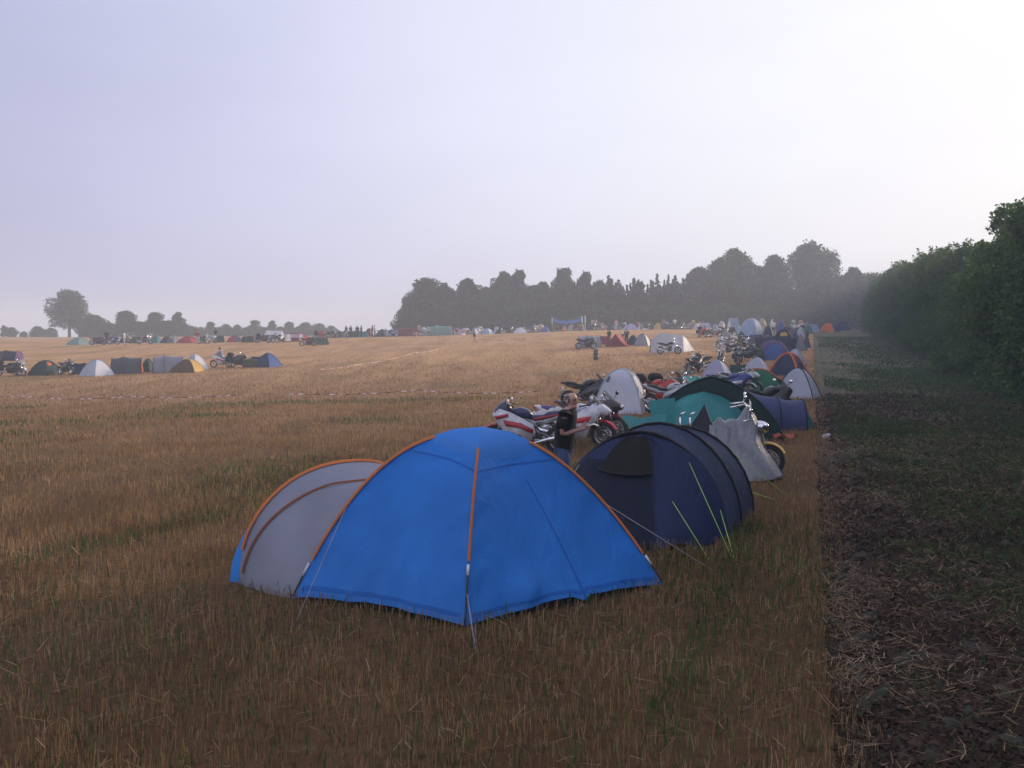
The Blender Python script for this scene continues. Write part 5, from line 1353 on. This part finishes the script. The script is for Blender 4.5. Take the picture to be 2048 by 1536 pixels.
def people():
    g = D(1128, 15.0)
    p = person('balding man in a black t-shirt and jeans behind the big blue tent', (g.x, g.y, 0), -.12, (.010, .010, .012), (.055, .085, .17), (.12, .095, .08), 'hold', 1.79, detail=True, bald=True)
    h = p.matrix_basis @ Vector((.40, .0, 1.24))
    a = .0
    cup = thing('paper_sheet', 'folded pale paper held by the man in black', 'paper', h, -.1)
    M().grid([[(x, y, .012 * math.sin(x * 40) + .25 * abs(y)) for y in np.linspace(-.10, .10, 7)] for x in np.linspace(-.05, .11, 7)]).build('paper', paint((.6, .58, .55), .8), cup)
    L = [(949, 112, 'walk', (.03, .03, .06), (.35, .28, .36), 'person in a dark top walking alone across the open field', .4, 1.2),
         (249, 124, 'stand', (.75, .75, .78), (.5, .5, .55), 'person in white standing left of the bottle green dome', .4, 1.75), (396, 126, 'stand', (.35, .08, .09), (.5, .5, .5), 'person in a red top right of the bright red dome', 2, 1.75),
         (432, 133, 'stand', (.03, .035, .06), (.03, .03, .04), 'person in dark clothes behind the dark green low tent', 1, 1.85), (214, 131, 'stand', (.02, .02, .03), (.03, .03, .04), 'person in black beside the dark blue dome of the far row', 2, 1.75),
         (702, 148, 'stand', (.09, .04, .06), (.03, .03, .05), 'person in maroon on the crest left of the turquoise tent', 1, 1.75), (715, 149, 'stand', (.04, .05, .10), (.03, .03, .04), 'person in blue next to the one in maroon on the crest', 2, 1.75),
         (723, 149, 'stand', (.08, .20, .22), (.03, .03, .04), 'person in teal behind the turquoise ridge tent', .5, 1.75), (745, 150, 'stand', (.03, .04, .07), (.03, .03, .04), 'person in navy standing left of the one in white on the crest', .2, 1.75), (750, 149, 'stand', (.75, .74, .76), (.06, .06, .09), 'person in a white top on the open crest', 3, 1.75),
         (693, 149, 'walk', (.05, .06, .12), (.5, .5, .5), 'person walking at the left end of the crest group', 2.5, 1.75), (838, 150, 'stand', (.6, .35, .28), (.05, .05, .07), 'bare armed person left of the long grey green tent', 1, 1.8),
         (986, 155, 'stand', (.03, .03, .05), (.03, .03, .04), 'dark dressed person right of the pale blue dome', 2, 1.8), (1185, 164, 'stand', (.5, .42, .32), (.05, .05, .07), 'person in sand colour right of the net posts', 1, 1.9), (1192, 165, 'stand', (.46, .40, .36), (.03, .03, .04), 'person in pale brown standing right of the one in sand colour', 3, 1.9),
         (1232, 164, 'stand', (.7, .4, .42), (.5, .5, .55), 'person in pink left of the lavender blue dome', 1, 1.75), (1327, 163, 'stand', (.25, .24, .26), (.06, .06, .07), 'person in grey right of the mustard yellow dome', 2, 1.9), (1349, 163, 'walk', (.78, .78, .8), (.05, .05, .07), 'person in a white shirt left of the charcoal tunnel tent', 2, 1.85),
         (1386, 160, 'stand', (.6, .55, .2), (.05, .05, .06), 'person in a yellow vest at the right of the charcoal tunnel tent', 1, 1.7), (1586, 131, 'stand', (.65, .65, .68), (.1, .1, .12), 'person in pale grey amid the bright group at the row end', 2, 1.8), (1600, 132, 'stand', (.7, .35, .2), (.05, .05, .06), 'person in orange amid the bright group at the row end', 1, 1.75),
         (1546, 121, 'stand', (.75, .75, .78), (.06, .06, .08), 'person in white left of the blue dome with orange poles', 1, 1.7), (1253, 99, 'stand', (.03, .035, .04), (.04, .04, .05), 'person in black behind the faded red ridge tent', 1, 1.5), (1218, 101, 'stand', (.06, .05, .06), (.04, .04, .05), 'person in dark grey left of the faded red ridge tent', 2, 1.4),
         (444, 70.5, 'ride', (.32, .34, .40), (.04, .05, .09), 'person in grey bent over the white fronted motorcycle', PI, 1.7)]
    for px, d, pose, s, tr, lab, rz, h in L:
        g = D(px, d); z = g.z
        if pose == 'ride':
            g = G(446, 735); g = Vector((g.x - .1, g.y, g.z)); z = g.z - .06
        person(lab, (g.x, g.y, z), rz, s, tr, pose=pose, h=h, group='people about the camp')

# ------------------------------------------------------------------ tapes, net
def tape_run(label, pts, hgt, group='barrier tapes on the field'):
    o = Vector(pts[0]); t = thing('barrier_tape', label, 'barrier tape', o, 0, group); m = M()
    for i in range(len(pts) - 1):
        a, b = Vector(pts[i]) - o, Vector(pts[i + 1]) - o; L = (b - a).length; n = max(2, int(L / .22))
        for k in range(n):
            m.cur = k % 2; q = []
            for f in (k / n, (k + 1) / n):
                p = a.lerp(b, f); z = float(terr(o.x + p.x, o.y + p.y)) - o.z + hgt - min(hgt * .62, .0030 * L * L) * math.sin(PI * f); tw = .035 * math.sin(f * 23)
                q += [(p.x, p.y - tw, z), (p.x, p.y + tw, z + .04)]
            m.add(q, [(0, 2, 3, 1)])
    m.build('tape', [paint((.55, .47, .45), .5), paint((.34, .10, .07), .5)], t, flat=True)
    for p in pts:
        p = Vector(p) - o; z = float(terr(o.x + p.x, o.y + p.y)) - o.z
        M().tube([(p.x, p.y, z - .1), (p.x + .02, p.y, z + hgt + .14)], .022, 6).build('stake', paint((.30, .22, .15), .8), t)

def tapes_and_net():
    g = lambda px, d: D(px, d)
    tape_run('red and white tape stretched below the near left tents', [g(-80, 48), g(40, 46.5), g(260, 44), g(470, 43)], .42)
    tape_run('red and white tape running to a stake in mid field', [g(575, 42.5), g(842, 44)], .45)
    tape_run('red and white tape from the mid field stake towards the motorcycles', [g(846, 44), g(1075, 41)], .40)
    tape_run('far tape rising over the open field behind the mid stake', [g(640, 72), g(704, 76), g(830, 92), g(880, 98)], .22)
    tape_run('far tape with pale dashes right of the walking person', [g(900, 106), g(955, 110), g(1050, 112)], .25)
    tape_run('tape closing the far end of the grassy lane', [g(1596, 118), g(1700, 120)], .5)
    # volleyball net
    d = 172; o = D(1104, d); t = thing('volleyball_net', 'sagging blue volleyball net between pale posts', 'volleyball net', o)
    b = D(1164, d - 3) - o; c = D(1170, d - 5) - o; H = 2.35
    M().tube([(0, 0, 0), (0, 0, H)], .07, 8).build('post', paint((.6, .58, .5), .6), t)
    for q in (b, c): M().tube([q, q + Vector((0, 0, H + .1))], .07, 8).build('post', paint((.72, .68, .66), .6), t)
    rows = []
    for f in np.linspace(.03, 1, 16):
        s = math.sin(PI * f) * .55; p = Vector((0, 0, 0)).lerp(b, f)
        rows.append([(p.x, p.y, p.z + H - .08 - s - v * (.62 - .25 * f * (1 - f) * 4 * .4)) for v in (0, .5, 1)])
    M().grid(rows).build('net', cloth((.05, .12, .42), .3), t)

# ------------------------------------------------------------------ small stuff
def small_things():
    # yellow sign patch, orange patches on tents are parts; bottle and paper litter by the strip
    g = G(1655, 880); t = thing('plastic_bag', 'small white plastic bag lying at the edge of the ploughed strip', 'litter', g + Vector((0, 0, .08)))
    m = M(); e = M().ell((0, 0, 0), (.14, .10, .07), 14, 8)
    m.add([(x + .02 * math.sin(y * 60), y, z + .02 * math.sin(x * 50 + y * 30)) for x, y, z in e.v], e.f).build('bag', cloth((.7, .7, .72), .3, .4), t)
    g = G(1568, 886); t = thing('red_cloth', 'rust red cloth lying in the stubble beside the covered cruiser', 'cloth', g + Vector((0, 0, .02)))
    M().grid([[(x, y, .16 + .05 * math.sin(x * 17) * math.cos(y * 15)) for x in np.linspace(-.28, .28, 9)] for y in np.linspace(-.2, .2, 7)]).build('sheet', cloth((.35, .07, .03)), t)

# ------------------------------------------------------------------ light, sky, air
SUN_AZ, SUN_EL = math.radians(54), math.radians(16)
def light():
    w = bpy.data.worlds.new("World"); sc.world = w; w.use_nodes = True
    n, l = w.node_tree.nodes, w.node_tree.links; bg = n['Background']
    sky = n.new('ShaderNodeTexSky'); sky.sky_type = 'NISHITA'; sky.sun_disc = False
    sky.sun_elevation = SUN_EL; sky.sun_rotation = SUN_AZ; sky.dust_density = 4; sky.air_density = 1.2; sky.ozone_density = 2.0
    tc = n.new('ShaderNodeTexCoord')
    nz = n.new('ShaderNodeVectorMath'); nz.operation = 'NORMALIZE'; l.new(tc.outputs['Generated'], nz.inputs[0])
    dt = n.new('ShaderNodeVectorMath'); dt.operation = 'DOT_PRODUCT'; l.new(nz.outputs[0], dt.inputs[0])
    ga, ge = math.radians(24), math.radians(17)
    dt.inputs[1].default_value = (math.sin(ga) * math.cos(ge), math.cos(ga) * math.cos(ge), math.sin(ge))
    r = n.new('ShaderNodeValToRGB'); e = r.color_ramp.elements          # misty morning sky: lavender away from the sun, milk white towards it
    e[0].position, e[0].color = 0.0, (.30, .32, .47, 1)
    e[1].position, e[1].color = 1.0, (.595, .595, .64, 1)
    for p, c in ((-.5, (.50, .52, .66)), (-.1, (.56, .58, .71)), (.2, (.42, .43, .58)), (.55, (.29, .295, .43)), (.68, (.345, .348, .50)), (.80, (.425, .428, .575)), (.92, (.535, .538, .645)), (.98, (.585, .588, .645))):  # unseen sky beside and behind the camera brightened to light tent faces
        q = e.new(p * .5 + .5); q.color = (*c, 1)
    hf = n.new('ShaderNodeMath'); hf.operation = 'MULTIPLY_ADD'; hf.inputs[1].default_value = .5; hf.inputs[2].default_value = .5
    l.new(dt.outputs['Value'], hf.inputs[0]); l.new(hf.outputs[0], r.inputs[0])
    cn = n.new('ShaderNodeTexNoise'); cn.inputs['Scale'].default_value = 2.2; cn.inputs['Detail'].default_value = 5
    cm = n.new('ShaderNodeMapping'); cm.inputs['Scale'].default_value = (1, 1, 3.5); l.new(nz.outputs[0], cm.inputs[0]); l.new(cm.outputs[0], cn.inputs['Vector'])
    cr_ = n.new('ShaderNodeMapRange'); cr_.inputs[1].default_value = .3; cr_.inputs[2].default_value = .7; cr_.inputs[3].default_value = 9.5; cr_.inputs[4].default_value = 10.5; l.new(cn.outputs['Fac'], cr_.inputs[0])
    sc10 = n.new('ShaderNodeVectorMath'); sc10.operation = 'SCALE'; l.new(cr_.outputs[0], sc10.inputs['Scale']); l.new(r.outputs[0], sc10.inputs[0])
    mx = n.new('ShaderNodeMixRGB'); mx.inputs[0].default_value = .88
    l.new(sky.outputs[0], mx.inputs[1]); l.new(sc10.outputs[0], mx.inputs[2])
    l.new(mx.outputs[0], bg.inputs['Color']); bg.inputs['Strength'].default_value = .1
    S = Vector((math.sin(SUN_AZ) * math.cos(SUN_EL), math.cos(SUN_AZ) * math.cos(SUN_EL), math.sin(SUN_EL)))
    ld = bpy.data.lights.new('sun', 'SUN'); ld.energy = 2.6; ld.angle = math.radians(7); ld.color = (1, .80, .58)
    lo = bpy.data.objects.new('sun', ld); COL.objects.link(lo); lo.rotation_euler = S.to_track_quat('Z', 'Y').to_euler(); lo.location = S * 100
    # morning haze
    b = M().box((0, 0, 12), (2600, 2600, 70))
    z0, z1 = -16.0, 21.0
    b = M().box((0, 0, (z0 + z1) / 2), (2600, 2600, z1 - z0))
    m = bpy.data.materials.new('haze_air'); m.use_nodes = True; nn = m.node_tree.nodes; nn.remove(nn['Principled BSDF'])
    v = nn.new('ShaderNodeVolumePrincipled'); v.inputs['Color'].default_value = (.80, .88, .98, 1); v.inputs['Density'].default_value = .0016; v.inputs['Anisotropy'].default_value = .1
    m.node_tree.links.new(v.outputs[0], nn['Material Output'].inputs['Volume'])
    h = b.build('haze', m, flat=True); tag(h, 'thin morning haze over the whole field', 'haze', kind='stuff')

def camera():
    c = bpy.data.cameras.new('camera'); o = bpy.data.objects.new('camera', c); COL.objects.link(o)
    c.sensor_width = 36; c.lens = 36 * F / 2048; c.clip_end = 6000; c.clip_start = .1
    o.location = (0, 0, CH); o.rotation_euler = (PI / 2 - PITCH, 0, 0); sc.camera = o
    sc.view_settings.view_transform = 'Standard'; sc.view_settings.look = 'None'; sc.view_settings.exposure = .72; sc.view_settings.gamma = 1
    sc.cycles.use_denoising = True; sc.cycles.max_bounces = 6; sc.cycles.transparent_max_bounces = 8; sc.cycles.volume_bounces = 1
    sc.cycles.diffuse_bounces = 3; sc.cycles.glossy_bounces = 2; sc.cycles.sample_clamp_indirect = 6

row_tents(); mid_tents(); left_tents(); bikes(); covered_bike(); people(); tapes_and_net(); small_things()
all_trees(); build_stubble(); light(); camera()
